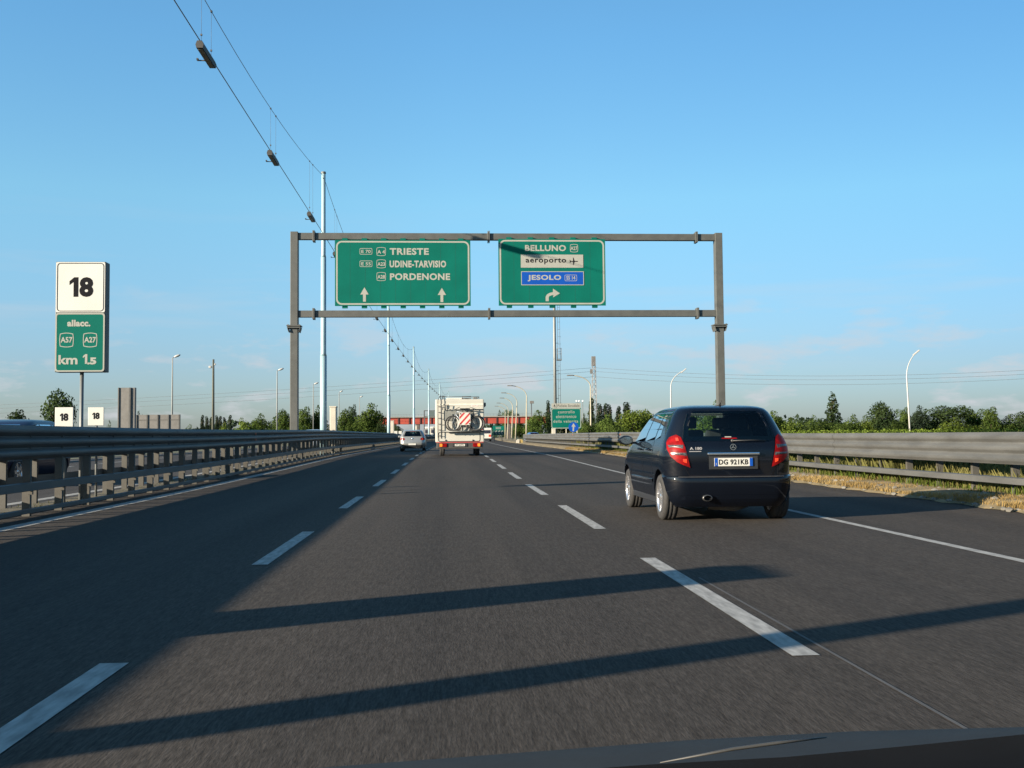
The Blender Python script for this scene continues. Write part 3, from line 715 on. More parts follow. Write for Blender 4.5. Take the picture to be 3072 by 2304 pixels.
def car(name, label, cat, L, dims, paint, loc, rz, spec, group=None):
    root = thing(name, label, cat, loc, rz, group)
    zs = sorted(set([l[0] for l in L]+[l[0]*.5+L[i+1][0]*.5 for i, l in enumerate(L[:-1])]))
    ya, yf, track, wr, ww = dims
    cut = []
    for y in (ya, yf):
        for s in (-1, 1):
            c = MB(); c.tube([(s*(track-.16), y, wr+.01), (s*(track+.4), y, wr+.01)], wr+.06, 28); cut.append(c)
    rw = spec['rear_window']; c = MB(); c.prism([(x, z) for x, z in spec['tunnel']], -.6, 6); cut.append(c)
    for poly in spec['side_windows']:
        c = MB(); i = len(c.v); n = len(poly)
        for x in (-1.22, 1.21): c.v += [(x, y, z) for y, z in poly]
        c.f.append(tuple(range(n))); c.f.append(tuple(range(n, 2*n))[::-1]); c.sm += [0, 0]
        for q in range(n): q2 = (q+1) % n; c.f.append((q, n+q, n+q2, q2)); c.sm.append(False)
        cut.append(c)
    body = boolean(shell(L, zs), cut, 'body', paint, root)
    # glass
    gb = MB(); patch(gb, rw, lambda x, z: (x, rear_y(L, x, z)-.004, z), 8, 12); gb.build('rear_window', spec.get('glass', GLASS), root)
    gb = MB(); patch(gb, spec['tunnel'], lambda x, z: (x, front_y(L, x, z)+.004, z), 8, 10); gb.build('windscreen', GLASS, root)
    for poly in spec['side_windows']:
        for s in (-1, 1):
            gb = MB(); patch(gb, poly, lambda y, z: (s*(side_x(L, y, z)+.003), y, z), 6, 8); gb.build('side_window', GLASS, root)
    t, d = wheel_meshes(wr, ww); tm = t.mesh('tyre', TYRE); dm = d.mesh('rim', ALLOY)
    hub = MB(); hub.lathe([(0, 0), (.02, 0)], (0, 0, 0), 'x', 6)
    for y in (ya, yf):
        for s in (-1, 1):
            o = bpy.data.objects.new('wheel', tm); C.objects.link(o); o.parent = root; o.location = (s*track, y, wr)
            q = bpy.data.objects.new('rim', dm); C.objects.link(q); q.parent = o
    for hx in spec.get('seats', (-.36, .36)):
        for sy in (1.05, 1.95):
            b = MB(); b.box((hx, sy, 1.02), (.46, .14, .44), bev=.05); so_ = b.build('seat', SEAT, root)
            b = MB(); b.box((hx, sy-.02, 1.34), (.26, .10, .17), bev=.04); b.box((hx, sy, 1.25), (.04, .03, .1)); b.build('headrest', SEAT, so_)
    b = MB(); b.box((0, 1.7, .30), (1.3, 2.9, .22)); b.build('underbody', DARKPL, root)
    return root, body
#            z    sr    sf    w     rr   rf   cr   cf
LA = [(.20, .12, 3.66, .80, .30, .35, .05, .10), (.28, .05, 3.78, .84, .30, .40, .05, .12), (.42, .012, 3.83, .872, .30, .42, .05, .14), (.57, .0, 3.84, .880, .30, .45, .05, .15),
      (.605, .012, 3.84, .882, .30, .45, .05, .15), (.62, .066, 3.83, .880, .30, .45, .05, .15), (.72, .062, 3.80, .882, .30, .45, .06, .15), (.82, .060, 3.72, .880, .29, .45, .06, .16), (.91, .062, 3.56, .874, .28, .45, .06, .16),
      (.99, .072, 3.30, .862, .28, .42, .06, .15), (1.05, .103, 3.02, .846, .27, .40, .06, .14), (1.09, .13, 2.90, .832, .26, .38, .06, .14), (1.20, .175, 2.73, .793, .25, .30, .06, .12), (1.30, .215, 2.56, .748, .24, .26, .06, .11),
      (1.40, .262, 2.37, .702, .23, .25, .06, .10), (1.48, .31, 2.19, .658, .22, .25, .06, .09), (1.525, .355, 2.04, .618, .22, .25, .06, .08), (1.555, .46, 1.90, .56, .22, .25, .05, .08), (1.578, .70, 1.75, .47, .22, .25, .05, .06), (1.593, 1.05, 1.5, .32, .15, .15, .02, .02)]
specA = dict(rear_window=[(-.635, 1.08), (.635, 1.08), (.595, 1.30), (.515, 1.492), (-.515, 1.492), (-.595, 1.30)],
             tunnel=[(-.545, 1.145), (.545, 1.145), (.53, 1.30), (.465, 1.46), (-.465, 1.46), (-.53, 1.30)],
             side_windows=[[(.72, 1.13), (1.02, 1.10), (1.02, 1.45), (.86, 1.45)], [(1.09, 1.10), (1.72, 1.08), (1.68, 1.465), (1.09, 1.465)], [(1.79, 1.08), (2.62, 1.07), (2.12, 1.45), (1.75, 1.465)]],
             glass=GLASS)
CARX, CARY = 3.77, 13.72
ca, bodyA = car('hatchback_car', 'black hatchback with red tail lights in the right lane', 'car', LA, (.60, 3.168, .765, .315, .20), PAINT_K, (CARX, CARY, 0), 0, specA)
ry = lambda x, z, e=.004: (x, rear_y(LA, x, z)-e, z)
# black surround of the tailgate glass, ring between the pane opening and the glass edge
b = MB()
o_ = specA['rear_window']; i_ = specA['tunnel']
for q in range(6):
    q2 = (q+1) % 6
    for u in range(4):
        def pt(a, b2, t): x = a[0]*(1-t)+b2[0]*t; z = a[1]*(1-t)+b2[1]*t; return x, z
        a0 = pt(o_[q], o_[q2], u/4); a1 = pt(o_[q], o_[q2], (u+1)/4); c0 = pt(i_[q], i_[q2], u/4); c1 = pt(i_[q], i_[q2], (u+1)/4)
        b.quad(*[ry(*p, .0015) for p in (a0, a1, c1, c0)])
b.build('window_surround', DARKPL, ca)
def mirror_poly(P): return [(-x, z) for x, z in P]
TL = [(-.705, 1.175), (-.655, 1.15), (-.625, 1.05), (-.60, .93), (-.555, .73), (-.60, .745), (-.72, .80), (-.80, .88), (-.835, .98), (-.825, 1.08), (-.77, 1.16)]
for s in (-1, 1):
    P = TL if s < 0 else mirror_poly(TL)
    def tl(x, z, e=.02):
        x = max(-.86, min(.86, x)); return (x*1.0, rear_y(LA, min(abs(x), outline(z, LA)['w']-.012), z)-e, z)
    b = MB(); patch(b, P, lambda x, z: tl(x, z, .018), 12, 8)
    lt = b.build('tail_light', REDL, ca)
    def sub(nm, poly, m, e):
        q = MB(); patch(q, [(s*-x, z) for x, z in poly], lambda x, z: tl(x, z, e), 3, 5); q.build(nm, m, lt)
    sub('reversing_lens', [(-.645, .985), (-.81, .995), (-.82, 1.035), (-.635, 1.035)], CLEARL, .022)
    sub('indicator_lens', [(-.60, .885), (-.775, .89), (-.80, .93), (-.605, .93)], CLEARL, .022)
    sub('lit_bulb', [(-.60, .79), (-.645, .80), (-.65, .845), (-.60, .845)], REDLIT, .023)
    if s < 0: sub('lit_bulb', [(-.685, 1.09), (-.72, 1.09), (-.72, 1.13), (-.69, 1.13)], REDLIT, .023)
b = MB(); b.box((.03, rear_y(LA, 0, .80)-.012, .80), (.52, .014, .112), bev=.004); npl = b.build('number_plate', WHITE, ca)
yy = rear_y(LA, 0, .80)-.0195
b = MB(); put_text(b, 'DG 921KB', .028, .80, .40, .072, yy-.001, .03, 1.05); b.build('lettering', BLACK, npl)
b = MB(); b.box((-.208, yy, .80), (.042, .003, .108)); b.box((.268, yy, .80), (.042, .003, .108)); b.build('blue_band', BLUE, npl)
b = MB(); put_text(b, 'I', -.208, .775, .008, .03, yy-.003, .02); b.build('country_code', CREAM, npl)
b = MB(); b.box((.03, rear_y(LA, 0, .91)-.015, .91), (.71, .035, .04), bev=.012); b.build('chrome_handle_bar', CHROME, ca)
b = MB(); b.box((.03, rear_y(LA, 0, .80)-.002, .80), (.66, .008, .19)); b.build('plate_recess', DARKPL, ca)
b = MB(); put_text(b, 'A 180', -.47, .985, .165, .038, 0, .04); 
b.v = [ry(x, z, .006) for x, y, z in b.v]; BADGE = mat('badge_silver', (.20, .20, .20), .6, .1); b.build('lettering', BADGE, ca)
b = MB(); 
for q in range(6): x0, x1 = -.56+.16*q/6, -.56+.16*(q+1)/6; b.quad(ry(x0, .94, .006), ry(x1, .94, .006), ry(x1, .95, .006), ry(x0, .95, .006))
b.build('trim_strip', BADGE, ca)
b = MB(); ye = rear_y(LA, 0, .955)-.014
ring(b, [(.03+.042*math.cos(a*math.pi/12), 1.0+.042*math.sin(a*math.pi/12)) for a in range(24)], [(.03+.035*math.cos(a*math.pi/12), 1.0+.035*math.sin(a*math.pi/12)) for a in range(24)], ye)
for k in range(3):
    a = math.radians(90+120*k); ca_, sa_ = math.cos(a), math.sin(a); flat(b, [(.03+.04*ca_, 1+.04*sa_), (.03-.009*sa_, 1+.009*ca_), (.03, 1), (.03+.009*sa_, 1-.009*ca_)], ye)
b.build('emblem', CHROME, ca)
b = MB(); b.tube([ry(.04, 1.085, .03), ry(.30, 1.09, .03), ry(.5, 1.085, .025)], .009, 6); b.lathe([(0, -.03), (.022, -.03), (.025, 0)], ry(.04, 1.085, .0), 'y', 10); b.build('rear_wiper', DARKPL, ca)
b = MB(); patch(b, [(-.11, 1.112), (.11, 1.112), (.10, 1.125), (-.10, 1.125)], lambda x, z: ry(x, z, .008), 2, 6); b.build('brake_light', REDL, ca)
b = MB(); patch(b, [(-.06, 1.13), (.03, 1.13), (.03, 1.143), (-.06, 1.143)], lambda x, z: ry(x, z, .008), 2, 2); b.build('sticker', CREAM, ca)
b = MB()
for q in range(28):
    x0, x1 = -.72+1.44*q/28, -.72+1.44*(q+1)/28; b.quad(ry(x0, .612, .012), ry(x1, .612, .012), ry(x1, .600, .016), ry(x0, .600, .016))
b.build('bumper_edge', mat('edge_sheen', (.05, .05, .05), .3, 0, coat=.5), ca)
b = MB()
for (x0, z0, x1, z1) in ((-.56, .62, -.62, .73), (.56, .62, .62, .73)): b.quad(ry(x0-.004, z0, .003), ry(x0+.004, z0, .003), ry(x1+.004, z1, .003), ry(x1-.004, z1, .003))
for q in range(20): x0, x1 = -.56+1.12*q/20, -.56+1.12*(q+1)/20; b.quad(ry(x0, .618, .003), ry(x1, .618, .003), ry(x1, .626, .003), ry(x0, .626, .003))
b.build('tailgate_gap', BLACK, ca)
b = MB()
for q in range(20):
    x0, x1 = -.7+1.4*q/20, -.7+1.4*(q+1)/20; b.quad(ry(x0, .30, .006), ry(x1, .30, .006), ry(x1, .36, .006), ry(x0, .36, .006))
b.build('lower_bumper', PAINT_K, ca)
b = MB(); b.lathe([(.045, -.07), (.058, -.07), (.060, -.05), (.060, .2)], (0, 0, 0), 'y', 18); b.v = [(x*1.15-.34, y+.07, z*.75+.325) for x, y, z in b.v]; ex = b.build('exhaust', mat('exhaust_steel', (.09, .09, .09), .4, .8), ca)
b = MB(); b.lathe([(0, 0), (.05, 0)], (0, 0, 0), 'y', 14); b.v = [(x*1.1-.34, y+.04, z*.7+.325) for x, y, z in b.v]; b.build('exhaust_bore', BLACK, ex)
b = MB(); b.tube([(-.25, .35, .22), (.1, .25, .2), (.35, .6, .22)], .07, 8); b.build('silencer', mat('dull_metal', (.1, .095, .085), .5, .5), ca)
b = MB(); b.tube([(0.0, .62, 1.56), (0.0, .52, 1.64)], [.012, .006], 6); b.lathe([(.03, 1.555), (.022, 1.58), (0, 1.59)], (0, .62, 0), n=10); b.build('aerial', DARKPL, ca)
for s in (-1, 1):
    bm = bmesh.new(); bmesh.ops.create_uvsphere(bm, u_segments=16, v_segments=10, radius=1)
    b = MB(); b.bm(bm, lambda p: Vector((s*(1.0+.115*p.x), 2.50+.07*p.y+(.02 if p.y > 0 else 0), 1.09+.075*p.z)), True); b.box((s*.88, 2.52, 1.05), (.12, .06, .035), bev=.01); mr = b.build('door_mirror', PAINT_K, ca)
    b = MB(); b.lathe([(0, 0), (.09, 0)], (0, 0, 0), 'y', 16); b.v = [(s*1.0+x*1.05, 2.43-.004, 1.09+z*.62) for x, y, z in b.v]; b.build('mirror_glass', mat('mirror_face', (.2, .22, .22), .1, .9), mr)
    # door details following the body side
    sx = lambda y, z, e=.003: (s*(side_x(LA, y, z)+e), y, z)
    b = MB()
    for (yd, z0, z1) in ((1.745, .40, 1.09), (1.05, .62, 1.10), (2.72, .42, 1.02)):
        for q in range(8): za, zb_ = z0+(z1-z0)*q/8, z0+(z1-z0)*(q+1)/8; b.quad(sx(yd, za), sx(yd+.01, za), sx(yd+.01, zb_), sx(yd, zb_))
    b.build('door_gap', BLACK, ca)
    b = MB()
    for q in range(14):
        y0, y1 = 1.02+1.65*q/14, 1.02+1.65*(q+1)/14; b.quad(sx(y0, .50, .008), sx(y1, .50, .008), sx(y1, .545, .012), sx(y0, .545, .012)); b.quad(sx(y0, .545, .012), sx(y1, .545, .012), sx(y1, .553, .001), sx(y0, .553, .001))
    b.build('side_moulding', PAINT_K, ca)
    for yh in (1.22, 1.92):
        b = MB(); b.tube([sx(yh, .955, .004), sx(yh+.03, .96, .032), sx(yh+.17, .965, .032), sx(yh+.2, .965, .004)], .014, 6); b.build('door_handle', PAINT_K, ca)
    b = MB(); b.strip([(s*.79, .2), (s*.845, .22), (s*.845, .30), (s*.79, .30)], [(0, .98, 0), (0, 2.80, 0)], closed=True); b.build('sill', mat('sill_paint', (.02, .022, .026), .3, coat=1), ca)
# silver hatchback
LG = [(.22, .10, 3.9, .80, .35, .4, .06, .15), (.36, .03, 4.05, .86, .36, .5, .07, .15), (.52, .0, 4.10, .878, .36, .5, .07, .15), (.66, .02, 4.10, .88, .34, .5, .07, .15), (.80, .07, 4.0, .876, .32, .5, .07, .15), (.92, .10, 3.6, .868, .30, .5, .07, .15),
      (1.0, .13, 3.1, .85, .28, .4, .06, .15), (1.1, .20, 2.9, .81, .26, .3, .06, .12), (1.22, .29, 2.68, .75, .25, .3, .06, .12), (1.34, .38, 2.45, .685, .24, .3, .05, .1), (1.41, .45, 2.28, .64, .24, .3, .05, .1), (1.45, .58, 2.1, .59, .22, .3, .05, .08), (1.475, .9, 1.8, .48, .2, .2, .03, .05), (1.485, 1.2, 1.6, .3, .1, .1, .02, .02)]
specG = dict(rear_window=[(-.66, 1.03), (.66, 1.03), (.60, 1.24), (.535, 1.385), (-.535, 1.385), (-.60, 1.24)], tunnel=[(-.58, 1.06), (.58, 1.06), (.54, 1.24), (.48, 1.36), (-.48, 1.36), (-.54, 1.24)],
             side_windows=[[(.75, 1.04), (1.05, 1.02), (1.05, 1.34), (.95, 1.34)], [(1.12, 1.02), (1.8, 1.01), (1.75, 1.36), (1.12, 1.36)], [(1.87, 1.01), (2.75, 1.0), (2.3, 1.33), (1.82, 1.36)]], glass=GLASS_D)
GYc = 72.0; gp = at(1237.5, 1320, GYc)
cg, bodyG = car('hatchback_car', 'silver hatchback driving beside the left guardrail', 'car', LG, (.80, 3.37, .77, .315, .2), PAINT_S, (gp.x, GYc, zr(GYc)), 0, specG)
rg = lambda x, z, e=.004: (x, rear_y(LG, min(abs(x), outline(z, LG)['w']-.012)*(1 if x > 0 else 1), z)-e, z)
for s in (-1, 1):
    P = [(s*.60, .93), (s*.53, .86), (s*.55, .78), (s*.70, .755), (s*.84, .79), (s*.85, .86), (s*.76, .95)]
    b = MB(); patch(b, P, lambda x, z: rg(x, z, .015), 6, 6); lt = b.build('tail_light', REDL, cg)
    b = MB(); patch(b, [(s*.64, .82), (s*.69, .80), (s*.74, .83), (s*.72, .88), (s*.66, .88)], lambda x, z: rg(x, z, .022), 4, 4); b.build('lens', CLEARL if s < 0 else REDLIT, lt)
b = MB(); patch(b, [(-.80, .24), (.80, .24), (.84, .44), (-.84, .44)], lambda x, z: rg(x, z, .006), 4, 16); b.build('lower_bumper', DARKPL, cg)
b = MB(); b.box((-.02, rear_y(LG, 0, .5)-.012, .49), (.52, .014, .11), bev=.004); b.build('number_plate', WHITE, cg)
b = MB(); b.lathe([(0, -.02), (.05, -.018), (.06, 0)], rg(0, .87, .0), 'y', 14); b.build('emblem', CHROME, cg)
b = MB(); patch(b, [(-.16, 1.36), (.16, 1.36), (.15, 1.378), (-.15, 1.378)], lambda x, z: rg(x, z, .01), 2, 6); b.build('brake_light', REDL, cg)
for s in (-1, 1):
    b = MB(); b.box((s*1.0, 2.5, 1.02), (.2, .1, .13), bev=.03); b.build('door_mirror', PAINT_S, cg)
# cars of which the roofs show above the left guardrail, and one on the slip road
def far_car(label, src, px, py, Y, paint, rz, X=None, sc=1, grp=None):
    p = at(px, py, Y); x = p.x if X is None else X
    r = dup(src, (x, Y, zr(Y)), rz, label=label, group=grp, scale=(sc, sc, sc))
    for k in r.children:
        if k.name.split('.')[0] in ('body', 'door_mirror'):
            k.data = k.data.copy(); k.data.materials.clear(); k.data.materials.append(paint)
    return r
far_car('dark blue car passing on the oncoming lanes, only its roof above the guardrail', cg, 118, 1270, 30.5, PAINT_B, math.pi, sc=1.15)
far_car('pale car roof above the guardrail beside the nearest blue pole', cg, 949, 1300, 88, PAINT_W, math.pi, sc=1.12)
far_car('pale car roof above the guardrail under the big green tree', cg, 1075, 1300, 128, PAINT_W, math.pi, sc=1.1)
far_car('silver car roof above the guardrail just left of the second blue pole', cg, 1112, 1300, 152, PAINT_S, math.pi, sc=1.1)
far_car('blue car on the slip road behind the end of the right guardrail', cg, 1604, 1304, 156, mat('bright_blue_paint', (.02, .055, .15), .3, 0, coat=.4), .12)
# ------------------------------------------------------------------ motorhome with bicycles
MY = 53.8; mp_ = at(1381, 1300, MY)
mk = ppm((mp_.x, MY, 1.5)); MXc = mp_.x; mz = zr(MY)
mh = thing('motorhome', 'cream white motorhome carrying bicycles on its back wall', 'motorhome', (MXc, MY, mz))
CRM = mat('motorhome_cream', (.385, .38, .335), .35, 0, .03, 1.5, coat=.2)
def ml(px, py): p = at(px, py, MY); return p.x-MXc, p.z-mz
xl, zt = ml(1305.5, 1198); xr, _ = ml(1452, 1198); _, zf = ml(1380, 1327)
mw = xr-xl; mcx = (xl+xr)/2
b = MB(); b.box((mcx, 2.7, (zt+zf)/2), (mw, 5.4, zt-zf), bev=.06); b.build('body', CRM, mh)
b = MB(); b.box((mcx, 5.9, 1.25), (mw*.86, 1.2, 1.4), bev=.25); b.box((mcx, 5.2, 2.35), (mw*.95, 1.7, .9), bev=.2); b.build('cab', CRM, mh)
b = MB(); b.strip([(mcx-mw/2+.04, zt-.30), (mcx+mw/2-.04, zt-.30), (mcx+mw/2-.04, zt-.24), (mcx-mw/2+.04, zt-.24)], [(0, -.012, 0), (0, .01, 0)], closed=True, caps=True); b.build('trim_bead', mat('bead_cream', (.55, .53, .45), .6), mh)  # plain cream bead, paler than the body wall
b = MB(); b.box((mcx, .06, zf-.16), (mw*.955, .14, .34), bev=.04); b.box((mcx, 2.65, zf-.1), (mw*.94, 5.0, .24)); bmp = b.build('bumper', mat('bumper_grey', (.035, .035, .033), .6), mh)
b = MB(); b.box((mcx, -.005, zf+.005), (mw*.97, .02, .03)); b.build('red_stripe', RED, mh)
for s in (-1, 1):
    b = MB(); b.box((mcx+s*.86, -.03, zf-.14), (.38, .06, .19), bev=.015); lt = b.build('tail_light', REDL, mh)
    b = MB(); b.box((mcx+s*(.97 if s < 0 else .98), -.064, zf-.14), (.13, .012, .15), bev=.004); b.build('indicator_lens', mat('amber_lens', (.8, .22, .02), .2, coat=1), lt)
    t, d = wheel_meshes(.335, .23)
    for wy in (1.5, 5.6):
        o = t.build('wheel', TYRE, mh, (mcx+s*.93, wy, .335)); d.build('rim', GREYST, o)
b = MB(); b.box((mcx, -.02, zf-.14), (.78, .03, .18), bev=.01); pr_ = b.build('plate_holder', DARKPL, mh)
b = MB(); b.box((mcx, -.045, zf-.14), (.52, .014, .11), bev=.003); npl = b.build('number_plate', WHITE, mh)
b = MB(); put_text(b, 'PT 227PC', mcx, zf-.14, .42, .07, -.054, .02); b.build('lettering', BLACK, npl)
# locker hatch with a black seal
hx0, hz1 = ml(1314.5, 1296); hx1, hz0 = ml(1441, 1324.5)
b = MB(); ring(b, rrect((hx0+hx1)/2, (hz0+hz1)/2, hx1-hx0, hz1-hz0, .10, 6), rrect((hx0+hx1)/2, (hz0+hz1)/2, hx1-hx0-.07, hz1-hz0-.07, .07, 6), -.008)
ht = b.build('hatch_seal', DARKPL, mh)
b = MB()
for px in (1336.5, 1418.5): x, z = ml(px, 1320.5); b.lathe([(0, -.03), (.035, -.03), (.035, 0)], (x, -.006, z), 'y', 10)
b.build('hatch_lock', DARKPL, ht)
# rear window behind the bikes (dark)
x0, z1 = ml(1331, 1232); x1, z0 = ml(1420, 1262)
b = MB(); b.box(((x0+x1)/2, -.012, (z0+z1)/2), (x1-x0, .03, z1-z0), bev=.03); b.build('rear_window', mat('grey_window', (.16, .165, .15), .4, 0, coat=.2), mh)
TUBE = mat('rack_tube', (.10, .105, .10), .45, .3)
DTUBE = mat('ladder_tube', (.05, .05, .05), .6, .1)
# ladder on the left with hoops over the roof
lx0, _ = ml(1314, 1250); lx1, _ = ml(1325, 1250)
b = MB()
for x in (lx0, lx1): b.tube([(x, -.09, zf+.25), (x, -.09, zt-.06), (x+.10, .02, zt+.17), (x+.14, .35, zt+.17), (x+.14, .45, zt)], .018, 6)
for i in range(6): z = zf+.35+i*.30; b.tube([(lx0, -.09, z), (lx1, -.09, z)], .016, 6); b.tube([(lx0, -.09, z), (lx0, .0, z)], .012, 5)
b.tube([(lx0+.12, .2, zt+.17), (lx1+.12, .2, zt+.17)], .016, 6); b.build('ladder', DTUBE, mh)
b = MB(); hoop = [(ml(1327.5, 1230)), (ml(1330.5, 1213)), (ml(1345.5, 1214)), (ml(1342.5, 1230))]
b.tube([(x, -.14, z) for x, z in hoop], .02, 6); b.tube([(x, -.05, z) for x, z in [ml(1336.5, 1230), ml(1336, 1214)]], .02, 6); b.build('folded_rack_hoop', DTUBE, mh)
b = MB()
for pxs in ((1329, 1450, 1228.5), ): b.tube([(ml(pxs[0], pxs[2])[0], -.06, ml(1380, pxs[2])[1]), (ml(pxs[1], pxs[2])[0], -.06, ml(1380, pxs[2])[1])], .018, 6)
zrk = ml(1380, 1294)[1]
for yy_ in (-.16, -.30): b.tube([(ml(1325, 0)[0], yy_, zrk), (ml(1444, 0)[0], yy_, zrk)], .035, 6)
for px in (1350, 1364, 1374, 1404): x = ml(px, 0)[0]; b.tube([(x, -.03, zrk-.02), (x, -.34, zrk-.02)], .02, 6); b.tube([(x, -.05, zrk), (x, -.05, zrk+.9)], .02, 6)
b.build('bike_rack', TUBE, mh)
# roof items
b = MB(); b.box((mcx-.25, 1.0, zt+.05), (.85, .7, .10), bev=.03); b.build('roof_hatch', WHITE, mh)
b = MB(); 
for x in (mcx+.15, mcx+1.0): b.tube([(x, .12, zt), (x, .12, zt+.12), (x, 2.6, zt+.12), (x, 2.6, zt)], .015, 6)
b.tube([(mcx+.15, .12, zt+.12), (mcx+1.0, .12, zt+.12)], .015, 6); b.tube([(mcx-.9, .3, zt+.15), (mcx+.6, .3, zt+.15)], .014, 6); b.build('roof_rail', DTUBE, mh)
b = MB(); b.box((mcx+.82, .8, zt+.09), (.22, .4, .12), bev=.03); b.box((mcx+.35, .9, zt+.05), (.5, .5, .08), bev=.02); b.build('roof_vent', GREYST, mh)
b = MB(); b.box((mcx+mw/2+.05, 2.4, zt-.27), (.12, 4.0, .20), bev=.04); b.build('awning', DARKST, mh)
b = MB(); b.box((mcx+mw/2+.10, 6.0, 1.35), (.14, .12, .40), bev=.04); b.box((mcx-mw/2-.06, 6.0, 1.4), (.14, .12, .4), bev=.04); b.build('wing_mirror', DARKPL, mh)
L = MB(); x, z = ml(1424, 1217.5); put_text(L, 'RIMOR', x, z, .33, .09, -.010, .0); L.build('lettering', mat('faded_pink', (.75, .62, .60), .6), mh)
b = MB(); b.box((mcx+mw/2-.10, -.01, zt-1.3), (.03, .02, .6)); b.build('marker_strip', RED, mh)
def bicycle(label, cx, y, zc0, flip=1, fr=TUBE, lean=0):
    r = thing('bicycle', label, 'bicycle', (MXc+cx, MY+y, mz+zc0), 0, 'bicycles on the motorhome rack')
    R = .375; wb = 1.16*flip
    def wheel(x, crescent):
        b = MB(); P = [(x+R*math.cos(a*math.pi/18), 0, R+R*math.sin(a*math.pi/18)) for a in range(37)]; b.tube(P, .033, 6, cap=False); w = b.build('wheel', TYRE, r)
        b = MB(); P = [(x+(R-.045)*math.cos(a*math.pi/18), 0, R+(R-.045)*math.sin(a*math.pi/18)) for a in range(37)]; b.tube(P, .014, 5, cap=False)
        for k in range(12): a = k*math.pi/6; b.tube([(x, 0, R), (x+(R-.05)*math.cos(a), 0, R+(R-.05)*math.sin(a))], .003, 3)
        b.lathe([(0, -.03), (.03, -.03), (.03, .03), (0, .03)], (x, 0, R), 'y', 8); b.build('rim', GREYST, w)
        if crescent:
            b = MB(); q = MB()
            for k in range(14):
                a0, a1 = math.radians(-58+116*k/14), math.radians(-58+116*(k+1)/14); t0, t1 = .085*math.cos(a0*1.45)+.004, .085*math.cos(a1*1.45)+.004
                f_ = lambda a, rr: (x+rr*math.cos(a), -.032, R+rr*math.sin(a))
                b.quad(f_(a0, R-.03), f_(a1, R-.03), f_(a1, R-.03-t1), f_(a0, R-.03-t0))
            b.build('pale_crescent', WHITE, w)  # white crescent along the inner right side of the wheel
    wheel(-wb/2, flip > 0); wheel(wb/2, flip > 0)
    f = MB(); bb = (-.0*flip, 0, .31); st = (.15*flip, 0, .90); hd = (-.36*flip, 0, .98); hl = (-.41*flip, 0, .84); rx = (wb/2, 0, R); fx = (-wb/2, 0, R)
    for a, c_, q in ((bb, st, .022), (st, hd, .024), (bb, hl, .028), (bb, rx, .012), (st, rx, .011), (hd, hl, .02)): f.tube([a, c_], q, 6)
    f.build('frame', fr, r)
    f = MB(); f.tube([hl, (-.46*flip, 0, .72), fx], .017, 6); f.build('fork', fr, r)
    f = MB(); f.tube([st, (.19*flip, 0, 1.10)], .016, 6); f.box((.19*flip, 0, 1.13), (.26, .14, .05), bev=.02); f.build('saddle', DARKPL, r)
    f = MB(); f.tube([hd, (-.38*flip, 0, 1.12)], .018, 6); f.tube([(-.20*flip, .10, 1.22), (-.34*flip, .06, 1.15), (-.40*flip, -.06, 1.11), (-.54*flip, -.10, 1.05)], .013, 6); f.build('handlebar', DARKPL, r)
    f = MB(); f.lathe([(.07, -.05), (.095, -.05), (.095, -.04), (.07, -.04)], (bb[0], 0, bb[2]), 'y', 18); f.tube([bb, (bb[0]+.12, -.06, bb[2]-.12)], .01, 5); f.box((bb[0]+.13, -.1, bb[2]-.13), (.09, .08, .02)); f.build('crank', DTUBE, r)
    return r
bx, bz = ml(1381, 1292)
bicycle('mountain bike nearest the viewer on the motorhome rack, in front of the striped panel side', ml(1383, 0)[0], -.30, zrk+.03, 1, mat('bike_blue_grey', (.17, .20, .23), .4, .2))
bicycle('dark bicycle nearer the motorhome wall, behind the front mountain bike', ml(1390, 0)[0], -.16, zrk+.03, -1, mat('bike_dark', (.02, .025, .03), .4, .2))
# striped warning panel
px0, pz1 = ml(1377, 1238); px1, pz0 = ml(1411, 1275)
wpx, wpz, ww_, wh_ = (px0+px1)/2, (pz0+pz1)/2, px1-px0, pz1-pz0
wt = thing('warning_panel', 'square red and white striped load panel hung on the bicycles', 'warning panel', (MXc+wpx, MY-.40, mz+wpz))
b = MB(); b.prism(rrect(0, 0, ww_, wh_, .05, 5), -.01, .01); b.build('panel', WHITE, wt)
b = MB(); a_ = ww_/2*.94; h_ = wh_/2*.94
def stripe(c0, c1):
    P = [(-a_, -h_), (a_, -h_), (a_, h_), (-a_, h_)]
    f = lambda p: p[0]/a_*1.0-p[1]/h_*1.0
    def clip(P, g):
        Q = []
        for i in range(len(P)):
            p, q = P[i], P[(i+1) % len(P)]; gp_, gq = g(p), g(q)
            if gp_ >= 0: Q.append(p)
            if gp_*gq < 0: t = gp_/(gp_-gq); Q.append((p[0]+(q[0]-p[0])*t, p[1]+(q[1]-p[1])*t))
        return Q
    P = clip(P, lambda p: f(p)-c0); P = clip(P, lambda p: c1-f(p))
    if len(P) > 2: flat(b, P, -.012)
for c0 in (-1.32, -.18, .96): stripe(c0, c0+.44)
b.build('stripes', RED, wt)
b = MB()
for sx in (-1, 1):
    for sz in (-1, 1): b.lathe([(0, -.03), (.03, -.03), (.035, -.012)], (sx*ww_*.40, 0, sz*wh_*.40), 'y', 10)
b.build('reflector', mat('dark_red', (.12, .02, .02), .3), wt)
